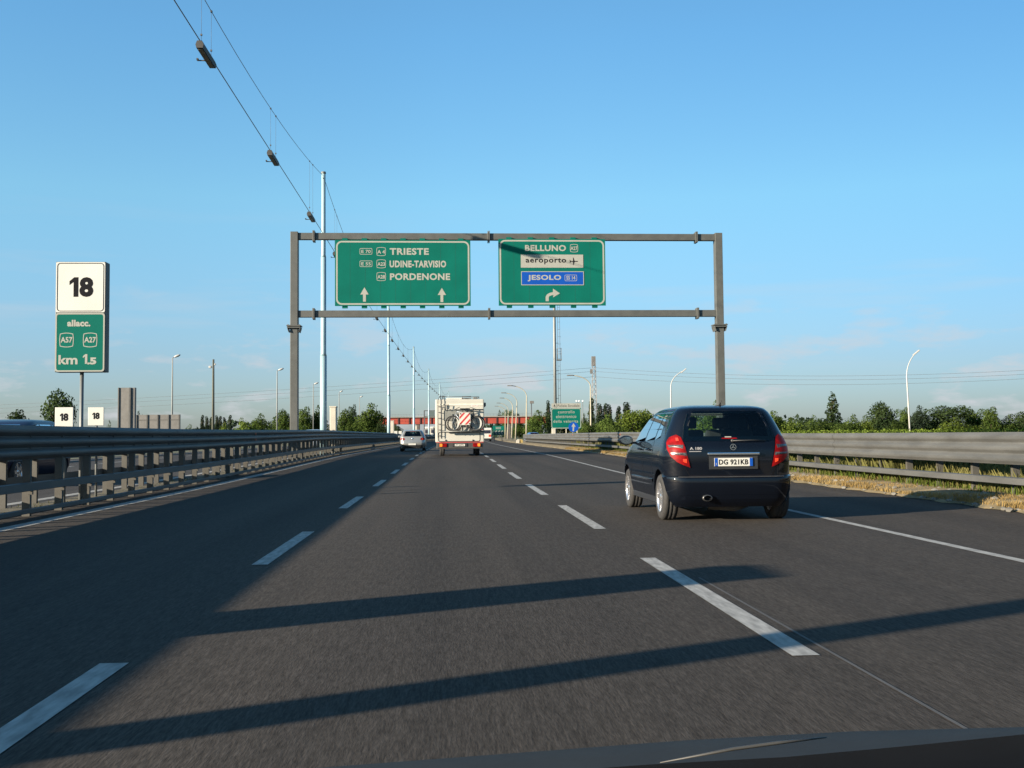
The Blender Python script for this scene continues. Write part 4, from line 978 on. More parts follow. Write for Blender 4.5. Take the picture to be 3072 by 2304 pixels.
# ------------------------------------------------------------------ right side: signs, masts, lamps
def leg(mb, x, y, z1, r=.04): mb.tube([(x, y, -.3), (x, y, z1)], r, 8)
VY = 100.0
p = at(1699, 1248, VY); k = ppm(p); vz = zr(VY)
vs = thing('speed_check_sign', 'green speed control sign under a white Polizia Stradale panel', 'road sign', (p.x, VY, vz))
V = lambda px, py: ((px-1699)/k, at(1699, py, VY).z-vz)
gx, gz = V(1698.5, 1255); gw, gh = 90/k, 61/k
b = MB(); b.box((gx, .03, gz), (gw, .05, gh)); gp1 = b.build('green_panel', GREEN, vs)
L = MB(); ring(L, rrect(gx, gz, gw-.03, gh-.03, .2, 6), rrect(gx, gz, gw-.15, gh-.15, .15, 6), .002)
for s, x0, x1, y0, y1 in (('controllo', 1674, 1724, 1231, 1240), ('elettronico', 1668, 1729, 1244.5, 1254), ('della velocita', 1659.5, 1734.5, 1259.5, 1268)):
    cx, cz = V((x0+x1)/2, (y0+y1)/2); put_text(L, s, cx, cz, (x1-x0)/k, (y1-y0)/k, .001, .006, 1.12)
L.build('lettering', CREAM, gp1)
wx, wz = V(1699, 1217); b = MB(); b.box((wx, .03, wz), (88/k, .05, 14/k)); wpp = b.build('white_panel', CREAM, vs)
L = MB(); cx, cz = V(1706, 1217); put_text(L, 'Polizia Stradale', cx, cz, 66/k, 7.6/k, .002, .0, 1.08)
x0 = V(1669.5, 1217)[0]; flat(L, [(x0-.012, wz-.22), (x0+.012, wz-.22), (x0+.012, wz+.22), (x0-.012, wz+.22)], .002)
x0 = V(1662, 1217)[0]; flat(L, [(x0-.14, wz-.06), (x0+.02, wz+.02), (x0+.04, wz+.16), (x0+.1, wz+.05), (x0+.14, wz-.14), (x0+.06, wz-.15), (x0+.05, wz-.03)], .002)
L.build('lettering', BLACK, wpp)
for px in (1664.5, 1698.8, 1731.8): b = MB(); leg(b, V(px, 1217)[0], .12, 2.9, .055); b.build('leg', LAMPCR, vs)
BY = 80.0; p = at(1720.5, 1281.3, BY); k = ppm(p)
bs = thing('arrow_sign', 'round blue sign with a white upward arrow behind the right guardrail', 'road sign', (p.x, BY, zr(BY)))
zc = p.z-zr(BY); rr_ = 15.2/k
b = MB(); b.lathe([(0, -.005), (rr_, -.005), (rr_, .02), (0, .02)], (0, 0, zc), 'y', 28, smooth=False); bd = b.build('disc', BLUE, bs)
L = MB(); u = rr_/15.2
flat(L, [(x*u, zc+z*u) for x, z in [(0, 12), (6.5, .5), (2.2, 2), (1.2, -12), (-3.2, -12), (-2.2, 2), (-6.5, .5)]], -.008); L.build('arrow', CREAM, bd)
b = MB(); leg(b, -.05, .05, zc-.1, .035); b.build('pole', GREYST, bs)
# kiosk beside sign
p = at(1657.5, 1290, 98); k = ppm(p)
cbx = thing('junction_box', 'small cream junction box left of the speed control sign legs', 'box', (p.x, 97, zr(97)))
b = MB(); b.box((0, 0, .75), (10.5/k, .4, 1.7), bev=.02); b.build('body', CABM, cbx)
b = MB(); b.box((0, 0, 1.63), (11.5/k, .46, .06), bev=.01); b.build('roof', CABM, cbx)
# mast with ladder
MAY = 112.0; p0 = at(1666.5, 1290, MAY); ptp = at(1666, 738, MAY); k = ppm(p0)
ms = thing('steel_mast', 'tall grey steel mast with a caged ladder behind the speed control sign', 'mast', (p0.x, MAY, zr(MAY)))
H = ptp.z-zr(MAY)
b = MB(); b.tube([(0, 0, -.3), (0, 0, H*.45), (0, 0, H)], [4.9/k, 4.5/k, 3.4/k], 14); b.build('shaft', GREYST, ms)
b = MB(); xa, xb = 7.2/k, 16.5/k
zpl = at(1679, 1080, MAY).z-zr(MAY)
xq = (xa, xa+.36)
for x in (9.5/k, 16/k): b.tube([(x, 0, .3), (x, 0, H-1)], .022, 5)
z = .5
while z < H-1: b.tube([(9.5/k, 0, z), (19/k if int(z/.3) % 3 == 0 else 16/k, 0, z)], .016, 5); z += .8
z = 2.0
while z < H-1: b.box((4/k+.1, 0, z), (.36, .04, .04)); z += 3
lad = b.build('ladder', DARKST, ms)
b = MB()
for zz in (zpl, H-4.2):
    b.box((13.5/k, 0, zz), (14/k, .7, .10)); 
    for x in (7.5/k, 19.5/k):
        for y in (-.32, .32): b.tube([(x, y, zz), (x, y, zz+1.25)], .02, 5)
    for hh in (.65, 1.25): b.tube([(7.5/k, -.32, zz+hh), (19.5/k, -.32, zz+hh), (19.5/k, .32, zz+hh)], .02, 5)
b.build('platform', SIGNBACK, ms)
# curved arm lamps on the right
def arm_lamp(label, base, bend, head, Y, m, r, grp, amax=90):
    z0 = zr(Y); B = at(*base, Y); N = at(*bend, Y); Hh = at(*head, Y)
    t = thing('curved_street_lamp', label, 'street lamp', (B.x, Y, z0), 0, grp)
    nx, nz_ = N.x-B.x, N.z-z0; hx, hz = Hh.x-B.x, Hh.z-z0
    P = [(0, 0, -.3), (nx*.5, 0, nz_*.5), (nx, 0, nz_)]
    for i in range(1, 9):
        am = math.radians(amax); a = am*i/8; ex_ = (1-math.cos(a))/(1-math.cos(am)); ez = math.sin(a)/math.sin(am)
        P.append((nx+(hx-nx)*ex_*.96, 0, nz_+(hz-nz_)*ez))
    b = MB(); b.tube(P, [r*1.25, r*1.1, r*.8]+[r*.6]*8, 8); b.build('pole', m, t)
    s = 1 if hx > nx else -1
    b = MB(); b.box((0, 0, 0), (.95, .3, .16), bev=.06); ta = math.radians(90-amax)
    b.v = [(hx-s*.05+s*(x*math.cos(ta)-z*math.sin(ta)), y, hz+x*math.sin(ta)+z*math.cos(ta)) for x, y, z in b.v]; b.build('lamp_head', SIGNBACK if m is LAMPCR else LAMPWHITE, t)
    return t
gA = 'curved lamps along the right roadside'
arm_lamp('largest cream curved lamp, right of the speed control sign', (1773, 1304), (1771.5, 1160), (1709, 1126), 150, LAMPCR, .11, gA)
arm_lamp('cream curved lamp second nearest, left of the speed control sign', (1578.5, 1306), (1580, 1190), (1528.5, 1157), 184, LAMPCR, .11, gA)
arm_lamp('cream curved lamp third in the receding row before the red bridge', (1546, 1313), (1551, 1208), (1509.5, 1178.5), 214, LAMPCR, .11, gA)
arm_lamp('cream curved lamp fourth in the receding row before the red bridge', (1535, 1313), (1538, 1222), (1504, 1194), 245, LAMPCR, .12, gA)
arm_lamp('cream curved lamp fifth in the receding row before the red bridge', (1523, 1313), (1525, 1232), (1494, 1209), 284, LAMPCR, .12, gA)
arm_lamp('farthest cream curved lamp of the row, next to the chevron sign', (1515.5, 1313), (1516, 1238), (1488, 1218.5), 315, LAMPCR, .12, gA)
gB = 'bright white curved lamps beyond the right guardrail'
arm_lamp('bright white curved lamp rising behind the black car roof', (2013, 1300), (2012.5, 1160), (2052, 1112), 145, LAMPWHITE, .10, gB, 52)
arm_lamp('tall bright white curved lamp at the right, above the hedge', (2731, 1298), (2720, 1130), (2750, 1058), 115, LAMPWHITE, .085, gB, 52)
# straight lamps across the oncoming lanes on the left
gL = 'slim lamps beyond the oncoming lanes'
def stick_lamp(label, px, top, hx, Y):
    z0 = zr(Y); B = at(px, 1300, Y); Tt = at(px, top, Y); kk_ = ppm(B); H = Tt.z-z0
    t = thing('slim_street_lamp', label, 'street lamp', (B.x, Y, z0), 0, gL)
    b = MB(); b.tube([(0, 0, -.3), (0, 0, H*.5), (0, 0, H), (.15, 0, H+.12)], [.10, .08, .055, .05], 8); b.build('pole', GREYST, t)
    w = hx/kk_
    bm = bmesh.new(); bmesh.ops.create_uvsphere(bm, u_segments=12, v_segments=8, radius=1)
    b = MB(); b.bm(bm, lambda q: Vector((.1+w/2+q.x*w/2, q.y*.18, H+.22+q.x*.12+q.z*.14)), True); b.build('lamp_head', LAMPWHITE, t)
stick_lamp('nearest slim lamp on the left, right of the grey sign backs', 516, 1074, 21, 116)
stick_lamp('slim lamp just left of the gantry post', 831, 1113, 17.5, 139)
stick_lamp('slim lamp between the gantry post and the nearest blue pole', 940, 1154, 14, 173)
stick_lamp('slim lamp just right of the nearest cabinet', 1017.5, 1177.5, 10, 203)
stick_lamp('farthest slim lamp, in front of the big green tree', 1078.6, 1193, 9, 228)
# dark pole with a small lamp
Y = 130; z0 = zr(Y); B = at(639, 1300, Y); H = at(639, 1078, Y).z-z0
t = thing('concrete_pole', 'dark tapering pole with two small floodlights left of the gantry', 'pole', (B.x, Y, z0))
b = MB(); b.tube([(0, 0, -.3), (0, 0, H)], [.20, .12], 8); b.build('shaft', mat('pole_olive', (.06, .065, .05), .8), t)
b = MB(); b.box((-.38, 0, H-.95), (.34, .3, .3), bev=.08); b.box((-.12, 0, H-.95), (.25, .06, .06)); b.build('floodlight', LAMPWHITE, t)
b = MB(); b.box((.2, 0, H-.62), (.18, .2, .2), bev=.05); b.build('floodlight', LAMPWHITE, t)
# backs of signs for oncoming traffic
Y = 64; p = at(379, 1220, Y); k = ppm(p); z0 = zr(Y)
t = thing('road_sign', 'tall narrow grey back of a sign for oncoming traffic', 'road sign', (p.x, Y, z0))
zb_, zt_ = at(379, 1282, Y).z-z0-.3, at(379, 1163, Y).z-z0
b = MB(); b.box((0, 0, (zb_+zt_)/2), (50/k, .05, zt_-zb_)); b.build('panel', SIGNBACK, t)
b = MB(); b.box((11/k, -.06, (zb_+zt_)/2), (5/k, .08, zt_-zb_)); b.box((-22/k, -.05, (zb_+zt_)/2), (2/k, .06, zt_-zb_)); b.build('stiffener', ZINC, t)
b = MB(); b.box((25/k, .09, (zb_+zt_)/2), (.04, .24, zt_-zb_)); b.build('edge', KB, t)
b = MB(); leg(b, 0, .08, zt_-.2, .06); b.build('post', GREYST, t)
Y = 71; p = at(474, 1262, Y); k = ppm(p); z0 = zr(Y)
t = thing('road_sign', 'wide low grey back of a sign with four bays for oncoming traffic', 'road sign', (p.x, Y, z0))
zb_, zt_ = at(474, 1284, Y).z-z0-.5, at(474, 1244, Y).z-z0
b = MB(); b.box((0, 0, (zb_+zt_)/2), (132/k, .05, zt_-zb_)); b.build('panel', SIGNBACK, t)
b = MB()
for q in range(5): b.box(((-63+q*31.5)/k, -.05, (zb_+zt_)/2), (3.5/k, .07, zt_-zb_))
for q in range(2): b.box((0, -.04, zb_+(zt_-zb_)*(q+.5)/2), (130/k, .02, .03))
b.build('stiffener', ZINC, t)
for q in (-40, 40): b = MB(); leg(b, q/k, .08, zt_-.2, .06); b.build('leg', GREYST, t)
# ------------------------------------------------------------------ red bridge and things near it
BRY = 372.0
pl_ = at(1120, 1262, BRY); prt = at(1640, 1262, BRY); zt_ = at(1400, 1251.8, BRY).z; zb_ = at(1400, 1271, BRY).z
br = thing('red_bridge', 'red steel girder bridge crossing the motorway in the distance', 'bridge', ((pl_.x+prt.x)/2, BRY, 0))
bw = prt.x-pl_.x; 
b = MB(); b.box((0, .6, (zt_+zb_)/2), (bw, .3, zt_-zb_)); b.box((0, 8.0, (zt_+zb_)/2), (bw, .3, zt_-zb_)); b.build('girder', BRIDGE, br)
b = MB(); x = -bw/2+1
while x < bw/2: b.box((x, .38, (zt_+zb_)/2), (.42, .34, zt_-zb_-.1)); x += 3.9
b.build('stiffener', mat('bridge_dark', (.05, .012, .01), .7), br)
b = MB(); b.box((0, 4.2, zt_+.22), (bw, 8.6, .28)); b.box((0, -.05, zt_+.10), (bw, .3, .12)); b.build('deck', CONC, br)
b = MB(); 
for q in range(60): b.box((-bw/2+bw*(q+.5)/60, .1, zt_+.75), (.06, .06, .9))
b.box((0, .1, zt_+1.15), (bw, .06, .06)); b.build('railing', GREYST, br)
for px in (1180, 1253, 1527, 1620):
    x = at(px, 1280, BRY).x-(pl_.x+prt.x)/2
    b = MB(); b.box((x, 4.2, zb_/2), (1.2, 7.0, zb_+.3)); b.build('pier', mat('pier_dark', (.07, .06, .055), .8), br)
# embankments behind/under the bridge
def emb(x0, x1, lab):
    b = MB(); b.prism([(x0, -.2), (x1, -.2), (x1, zb_*.9 if x1 > x0 else 0), (x0*.3+x1*.7, zb_*.9)] if x0 < x1 else [(x1, -.2), (x0, -.2), (x0*.3+x1*.7, zb_*.9), (x1, zb_*.9)], BRY+1, BRY+8.5)
    return tag(b.build('embankment', FIELD), kind='structure')
emb(at(1600, 1300, BRY).x, at(1760, 1300, BRY).x, ''); emb(at(1170, 1300, BRY).x, at(1000, 1300, BRY).x, '')
# gantry on/behind the bridge
Y = 340; p = at(1292, 1240, Y); k = ppm(p); z0 = zr(Y)
t = thing('sign_gantry', 'dark sign gantry seen above the red bridge left of the motorhome', 'gantry', (p.x, Y, z0))
zt2, zb2 = at(1292, 1232, Y).z-z0, at(1292, 1249, Y).z-z0
b = MB(); b.box((0, 0, zt2), (40/k, .3, .25)); b.box((0, 0, zb2), (40/k, .3, .25)); b.box((-19/k, 0, zt2/2), (.35, .35, zt2)); b.box((20/k, 0, zt2/2), (.35, .35, zt2)); b.build('frame', DARKST, t)
b = MB(); b.box((3.5/k, -.25, (zt2+zb2)/2), (17/k, .08, zt2-zb2)); b.build('panel', mat('sign_back_dark', (.06, .085, .085), .7), t)
# chevron sign at the exit nose
Y = 196; p = at(1495, 1290, Y); k = ppm(p); z0 = zr(Y)
t = thing('chevron_sign', 'green exit nose sign with three white chevrons before the red bridge', 'road sign', (p.x, Y, z0))
za, zb3 = at(1495, 1277.5, Y).z-z0, at(1495, 1305, Y).z-z0
b = MB(); b.box((0, .03, (za+zb3)/2), (34/k, .06, za-zb3)); gp2 = b.build('panel', GREEN, t)
b = MB(); zc_ = at(1495, 1297, Y).z-z0; hh = 5.5/k
b.quad((-16.5/k, -.002, zc_-hh*1.15), (16.5/k, -.002, zc_-hh*1.15), (16.5/k, -.002, zc_+hh*1.15), (-16.5/k, -.002, zc_+hh*1.15)); b.build('dark_band', mat('band_dark', (.015, .05, .045), .5), gp2)
L = MB()
for q in range(3):
    x = (-8+q*9)/k; d = 2.6/k; flat(L, [(x-2.2/k, zc_), (x+1.5/k, zc_+hh), (x+1.5/k+d, zc_+hh), (x-2.2/k+d, zc_), (x+1.5/k+d, zc_-hh), (x+1.5/k, zc_-hh)], -.006)
put_text(L, 'MARGHERA', 0, at(1495, 1283, Y).z-z0, 17/k, 2.2/k, -.006, .03) if False else None
for q in range(2):
    zz = at(1495, 1282+q*4, Y).z-z0; L.quad((-8/k, -.002, zz-.05), (8/k, -.002, zz-.05), (8/k, -.002, zz+.05), (-8/k, -.002, zz+.05))
L.build('chevrons', CREAM, gp2)
for q in (-11, 11): b = MB(); leg(b, q/k, .12, za-.1, .06); b.build('leg', GREYST, t)
# white van ahead, right of the motorhome
Y = 190; p = at(1459, 1300, Y); z0 = zr(Y)
t = thing('van', 'pale van far ahead between the motorhome and the chevron sign', 'van', (p.x, Y, z0))
b = MB(); b.box((0, 2.4, 1.42), (1.95, 4.8, 2.1), bev=.12); b.build('body', WHITE, t)
b = MB(); b.box((0, -.01, 1.75), (1.55, .04, .62), bev=.02); b.build('rear_window', mat('dark_pane', (.02, .02, .035), .15, coat=1), t)
for s in (-1, 1): b = MB(); b.box((s*.62, -.02, 1.05), (.42, .06, .42), bev=.03); b.build('tail_light', REDLIT, t)
b = MB(); b.box((0, 0, .45), (1.9, .16, .22), bev=.03); b.build('bumper', DARKPL, t)
for s in (-1, 1):
    for wy in (.9, 4.0): w_, d_ = wheel_meshes(.34, .22); w_.build('wheel', TYRE, t, (s*.82, wy, .34))
# oncoming lorry
Y = 265; p = at(1288, 1300, Y); z0 = zr(Y)
t = thing('lorry', 'oncoming pale lorry under the bridge between the silver car and motorhome', 'lorry', (p.x, Y, z0))
b = MB(); b.box((.3, 7, 2.2), (2.5, 11, 2.6), bev=.05); b.build('trailer', CABM, t)
b = MB(); b.box((0, 0, 1.75), (2.4, 1.9, 2.4), bev=.2); cabm = b.build('cab', mat('cab_grey', (.13, .135, .13), .5), t)
b = MB(); b.box((0, -.95, 2.2), (2.1, .06, .8), bev=.02); b.build('windscreen', MT['dark_pane'], cabm)
b = MB(); b.box((0, .3, 3.2), (2.2, 1.2, .55), bev=.2); b.build('roof_fairing', WHITE, cabm)
for s in (-1, 1):
    for wy in (.2, 8, 10): w_, d_ = wheel_meshes(.48, .3); w_.build('wheel', TYRE, t, (s*1.0, wy, .48))
# crash cushion / barrels at the end of the right guardrail
for px, m, lab, w_ in ((1555, CABM, 'low white marker block left of the guardrail end', .8), (1563, mat('sand_yellow', (.26, .19, .06), .7), 'low yellow marker block at the guardrail end', .7)):
    p = at(px, 1310, 131); t = thing('marker_block', lab, 'marker', (p.x, 131, zr(131)))
    b = MB(); b.prism([(-w_/2*.7, 0), (w_/2*.7, 0), (w_/2*.6, .42), (w_/2*.2, .55), (-w_/2*.2, .55), (-w_/2*.6, .42)], -.25, .25); b.build('body', m, t)
    b = MB(); b.box((0, 0, .02), (w_*.9, .6, .10), bev=.02); b.build('base', DARKPL, t)
# floodlights behind the speed control sign
Y = 210; z0 = zr(Y)
for lab, px, py, n_ in (('bright floodlights on a mast peeking over the speed control sign', 1733, 1203, 2), ('single bright floodlight mast right of the twin floodlights', 1748, 1203, 1)):
    p = at(px, py, Y); t = thing('floodlight_mast', lab, 'floodlight', (p.x, Y, z0), 0, 'floodlights behind the speed control sign')
    b = MB(); b.tube([(0, 0, -.2), (0, 0, p.z-z0-.2)], .06, 6); b.box((0, 0, p.z-z0-.22), (.9 if n_ == 2 else .3, .06, .06)); b.build('pole', GREYST, t)
    for q in range(n_): b = MB(); b.box(((q-.5)*.5 if n_ == 2 else 0, -.05, p.z-z0), (.26, .16, .34), bev=.06); b.build('lamp_head', mat('bright_reflector', (.85, .85, .8), .2, .2), t)
p = at(1594, 1208, 230); t = thing('floodlight_mast', 'dark mast with a square floodlight head left of the speed control sign', 'floodlight', (p.x, 230, zr(230)))
b = MB(); b.tube([(0, 0, -.2), (0, 0, p.z-zr(230))], .12, 6); b.build('pole', DARKST, t)
b = MB(); b.box((.1, 0, p.z-zr(230)+.1), (.9, .3, .6), bev=.05); b.build('lamp_head', SIGNBACK, t)
# lattice pylon with power lines
Y = 322; z0 = zr(Y); B = at(1784, 1300, Y); H = at(1781, 1074, Y).z-z0
py_ = thing('lattice_pylon', 'slender lattice power pylon right of the largest curved lamp', 'pylon', (B.x, Y, z0))
b = MB(); cw = lambda z: .85-.40*z/H
for sx in (-1, 1):
    for sy in (-1, 1): b.tube([(sx*cw(0), sy*cw(0), -.3), (sx*cw(H), sy*cw(H), H)], .07, 4)
z = 0
while z < H-1.6:
    a_, c_ = cw(z), cw(z+1.6)
    for sy in (-1, 1): b.tube([(-a_, sy*a_, z), (c_, sy*c_, z+1.6)], .04, 4); b.tube([(a_, sy*a_, z), (-c_, sy*c_, z+1.6)], .04, 4)
    for sx in (-1, 1): b.tube([(sx*a_, -a_, z), (sx*c_, c_, z+1.6)], .06, 4)
    z += 1.6
b.build('lattice', mat('pylon_grey', (.20, .20, .195), .5, .3), py_)
b = MB(); b.box((-.1, 0, H-1), (1.2, 1.0, 3.0)); b.box((-.9, 0, H-4.2), (.6, .4, 1.4)); b.build('insulator_head', SIGNBACK, py_)
wires = [(1103, 1195, 1103, 1116.5), (1114, 1206, 1115, 1128), (1130, 1220, 1128, 1143)]
for i, (ym, yl, yr_, ymid) in enumerate(wires):
    a_ = at(-500, yl+38, 420); m_ = at(1783, ym, Y); e_ = at(3300, yr_-6, 250)
    for side, (s0, s1, sag, lab) in enumerate(((a_, m_, 1.6, 'power line running left from the pylon'), (m_, e_, 2.6, 'power line running right from the pylon'))):
        P = [s0.lerp(s1, q/20)-Vector((0, 0, sag*4*(q/20)*(1-q/20))) for q in range(21)]
        b = MB(); b.tube(P, .034, 4); o = b.build('power_line', DARKST)
        tag(o, ('highest', 'middle', 'lowest')[i]+' '+lab, 'power line', group='power lines strung from the lattice pylon')
# ------------------------------------------------------------------ vegetation
def leaves(blobs, n, size, rg_, flat_=0, shellr=(.62, 1.03)):
    b = MB(); wts = [x[3]*x[4]*x[5] for x in blobs]
    wts = [w**.67 for w in wts]
    for _ in range(n):
        bl = rg_.choices(blobs, wts)[0]
        d = Vector((rg_.gauss(0, 1), rg_.gauss(0, 1), rg_.gauss(0, 1))).normalized(); q = rg_.uniform(*shellr)
        if rg_.random() < .08: q *= rg_.uniform(1.0, 1.18)
        c = Vector((bl[0]+d.x*bl[3]*q, bl[1]+d.y*bl[4]*q, bl[2]+d.z*bl[5]*q))
        if c.z < .03: continue
        nrm = (d*.7+Vector((rg_.gauss(0, .6), rg_.gauss(0, .6), rg_.gauss(.25, .6)))).normalized()
        a = nrm.cross(Vector((rg_.random()-.5, rg_.random()-.5, rg_.random()-.5))).normalized(); e = nrm.cross(a)
        s = size*rg_.uniform(.55, 1.35); k_ = rg_.uniform(.5, .8)
        b.quad(c-a*s, c+e*s*k_, c+a*s, c-e*s*k_*.7)
    return b
def crown(kind, seed):
    r = random.Random(seed); B_ = []
    if kind == 'round':
        for i in range(13):
            a = r.uniform(0, 6.28); q = r.uniform(0, .30); z = r.uniform(.30, .78); s = r.uniform(.13, .22)*(1.15-.5*abs(z-.5))
            B_.append((q*math.cos(a), q*math.sin(a), z, s, s, s*.85))
        B_.append((0, 0, .52, .27, .27, .33)); B_.append((r.uniform(-.08, .08), 0, .84, .12, .12, .13))
        return leaves(B_, 3200, .026, r)
    if kind == 'bush':
        for i in range(13):
            a = r.uniform(0, 6.28); q = r.uniform(.05, .52); s = r.uniform(.15, .27); z = r.uniform(.15, .62)*(1-q*.45)
            B_.append((q*math.cos(a), q*math.sin(a)*.7, z, s, s, s*.9))
        B_.append((0, 0, .4, .38, .3, .42)); B_.append((r.uniform(-.2, .2), 0, .78, .12, .12, .17))
        return leaves(B_, 3400, .030, r)
    if kind == 'poplar':
        for i in range(14):
            z = .08+.88*i/13; s = .085*(1.0-abs(z-.45)*.75)*r.uniform(.85, 1.2); B_.append((r.uniform(-.015, .015), r.uniform(-.015, .015), z, s, s, .09))
        return leaves(B_, 1900, .020, r)
    if kind == 'conifer':
        for i in range(26):
            z = .06+.92*i/25; w = .27*(1.02-z)**.8+.03; a = i*2.4; s = w*.48
            B_.append((w*.5*math.cos(a), w*.5*math.sin(a), z, s, s, .05+.03*r.random()))
        return leaves(B_, 2600, .024, r)
CR = {}
for kind, ns in (('round', 4), ('bush', 4), ('poplar', 2), ('conifer', 1)):
    for q in range(ns): CR[(kind, q)] = crown(kind, 100+q*7+len(kind))
trunks = {}
def trunk_mesh(kind):
    if kind in trunks: return trunks[kind]
    b = MB(); r = random.Random(5); top = {'round': .55, 'bush': .3, 'poplar': .8, 'conifer': .85}[kind]
    b.tube([(0, 0, -.04), (.01, 0, top*.5), (-.01, .01, top)], [.028, .02, .008], 7)
    for i in range(6):
        a = i*1.05; z = top*(.45+.08*i); l = .2 if kind in ('round', 'bush') else .06; b.tube([(0, 0, z), (l*.6*math.cos(a), l*.6*math.sin(a), z+.07), (l*math.cos(a), l*math.sin(a), z+.17)], [.011, .008, .003], 5)
    trunks[kind] = b.mesh('trunk', BARK); return trunks[kind]
cmesh = {}
tcount = [0]
def tree(kind, label, px, top, wpx, Y, leaf=None, grp=None, name=None, base=0.0):
    leaf = leaf or LEAF
    z0 = zr(Y)+base; T_ = at(px, top, Y); B_ = at(px, 1300, Y); k = ppm(B_); H = T_.z-z0
    tcount[0] += 1; q = tcount[0] % {'round': 4, 'bush': 4, 'poplar': 2, 'conifer': 1}[kind]
    natural = {'round': .66, 'bush': 1.02, 'poplar': .14, 'conifer': .40}[kind]
    sx = (wpx/k)/natural
    nm = name or {'round': 'broadleaf_tree', 'bush': 'shrub', 'poplar': 'poplar_tree', 'conifer': 'conifer_tree'}[kind]
    t = thing(nm, label, {'bush': 'shrub'}.get(kind, 'tree'), (B_.x, Y, z0), rnd.uniform(-.6, .6), grp); t.scale = (sx, min(sx, H*1.0) if kind == 'bush' else sx, H)
    key = (kind, q, leaf.name)
    if key not in cmesh: cmesh[key] = CR[(kind, q)].mesh('crown', leaf)
    o = bpy.data.objects.new('crown', cmesh[key]); C.objects.link(o); o.parent = t
    o = bpy.data.objects.new('trunk', trunk_mesh(kind)); C.objects.link(o); o.parent = t
    return t
gT = 'trees beyond the oncoming lanes'; gR = 'trees beyond the right guardrail'
tree('round', 'dark leafy tree directly behind the small 18 plates', 181, 1158, 108, 100, LEAF_D, gT)
tree('round', 'small dark tree at the far left edge', 50, 1222, 80, 105, LEAF_D, gT)
tree('bush', 'low dark shrub between the second 18 plate and the narrow sign back', 326, 1254, 34, 100, LEAF_D, gT)
tree('bush', 'grey green shrub peeping over the wide sign back', 421, 1224, 42, 130, LEAF_G, gT)
tree('bush', 'low shrub right of the wide sign back', 568, 1268, 56, 150, LEAF, gT)
for i, px in enumerate((607, 620, 633, 650, 661, 673, 690)):
    tree('poplar', '%s poplar from the left in the row beside the dark pole' % ORD[i], px, 1248+(i % 3)*3, 12, 400, LEAF_G, 'far poplars left of the gantry')
tree('bush', 'bright low shrub in front of the poplar row', 672, 1262, 50, 165, LEAF_L, gT)
tree('bush', 'bright green spreading shrub between the poplars and slim lamp', 735, 1248, 70, 170, LEAF_L, gT)
tree('round', 'taller shaggy tree behind the bright spreading shrub', 780, 1236, 60, 178, LEAF, gT)
tree('bush', 'far dark shrub just left of the slim lamp by the gantry', 818, 1257, 30, 230, LEAF_G, gT)
tree('round', 'leafy tree immediately left of the gantry post', 856, 1222, 62, 185, LEAF, gT)
tree('round', 'leafy tree immediately right of the gantry post', 914, 1214, 56, 190, LEAF, gT)
tree('round', 'leafy tree touching the left side of the nearest blue pole', 953, 1210, 46, 192, LEAF, gT)
tree('bush', 'low shrub at the foot of the gantry post', 900, 1256, 66, 160, LEAF, gT)
tree('round', 'tree right of the nearest cabinet behind a slim lamp', 1040, 1222, 56, 196, LEAF, gT)
tree('round', 'small grey green treetop left of the biggest tree', 1060, 1207, 30, 260, LEAF_G, gT)
tree('round', 'biggest green tree left of the second blue pole', 1112, 1203, 92, 190, LEAF, gT)
tree('bush', 'low green shrub under the biggest left tree', 1062, 1250, 80, 170, LEAF, gT)
tree('bush', 'dark shrub spilling right from the biggest left tree', 1143, 1240, 40, 180, LEAF_D, gT)
tree('bush', 'dark shrub below the left end of the red bridge', 1192, 1266, 36, 300, LEAF_D, gT)
# around the bridge, right
tree('round', 'tree above the red bridge just right of the motorhome', 1498, 1226, 24, 440, LEAF_G, gR)
tree('round', 'tree above the red bridge behind the curved lamps', 1523, 1224, 32, 430, LEAF, gR)
tree('round', 'low tree above the red bridge left of the second curved lamp', 1557, 1235, 40, 430, LEAF, gR)
tree('bush', 'shrub under the right end of the red bridge', 1560, 1270, 52, 300, LEAF, gR)
tree('round', 'full green tree hiding the right end of the red bridge', 1612, 1226, 72, 215, LEAF, gR)
tree('bush', 'low shrub at the foot of the tree hiding the red bridge', 1606, 1262, 70, 195, LEAF, gR)
tree('poplar', 'dark poplar touching the left edge of the speed control sign', 1645, 1204, 14, 300, LEAF_G, gR)
tree('round', 'green tree right behind the speed control sign', 1690, 1225, 90, 220, LEAF_D, gR)
tree('round', 'dark small tree just right of the speed control sign', 1752, 1236, 22, 300, LEAF_D, gR)
tree('poplar', 'tallest dark poplar between the big curved lamp and pylon', 1775, 1199, 19, 300, LEAF_D, gR)
tree('poplar', 'dark poplar first right of the pylon', 1799, 1213, 22, 310, LEAF_G, gR)
tree('poplar', 'dark poplar second right of the pylon', 1817, 1214, 18, 310, LEAF_G, gR)
tree('poplar', 'dark poplar third right of the pylon', 1829, 1216, 16, 310, LEAF_G, gR)
tree('poplar', 'short dark poplar fourth right of the pylon', 1856, 1222, 18, 310, LEAF_G, gR)
tree('poplar', 'broad dark poplar closest to the black car', 1880, 1209, 26, 310, LEAF_G, gR)
tree('bush', 'olive shrub below the pylon', 1765, 1262, 70, 130, LEAF, gR)
tree('round', 'pale green bushy tree right of the pylon', 1822, 1236, 66, 140, LEAF, gR)
tree('round', 'bright leafy tree just left of the black car', 1898, 1224, 80, 110, LEAF_L, gR)
tree('round', 'bright leafy tree partly hidden by the black car window', 1945, 1222, 70, 112, LEAF_L, gR)
tree('bush', 'low shrub along the right guardrail left of the black car', 1842, 1258, 100, 105, LEAF, gR)
tree('round', 'treetop above the black car roof at the gantry post', 2152, 1192, 90, 150, LEAF, gR)
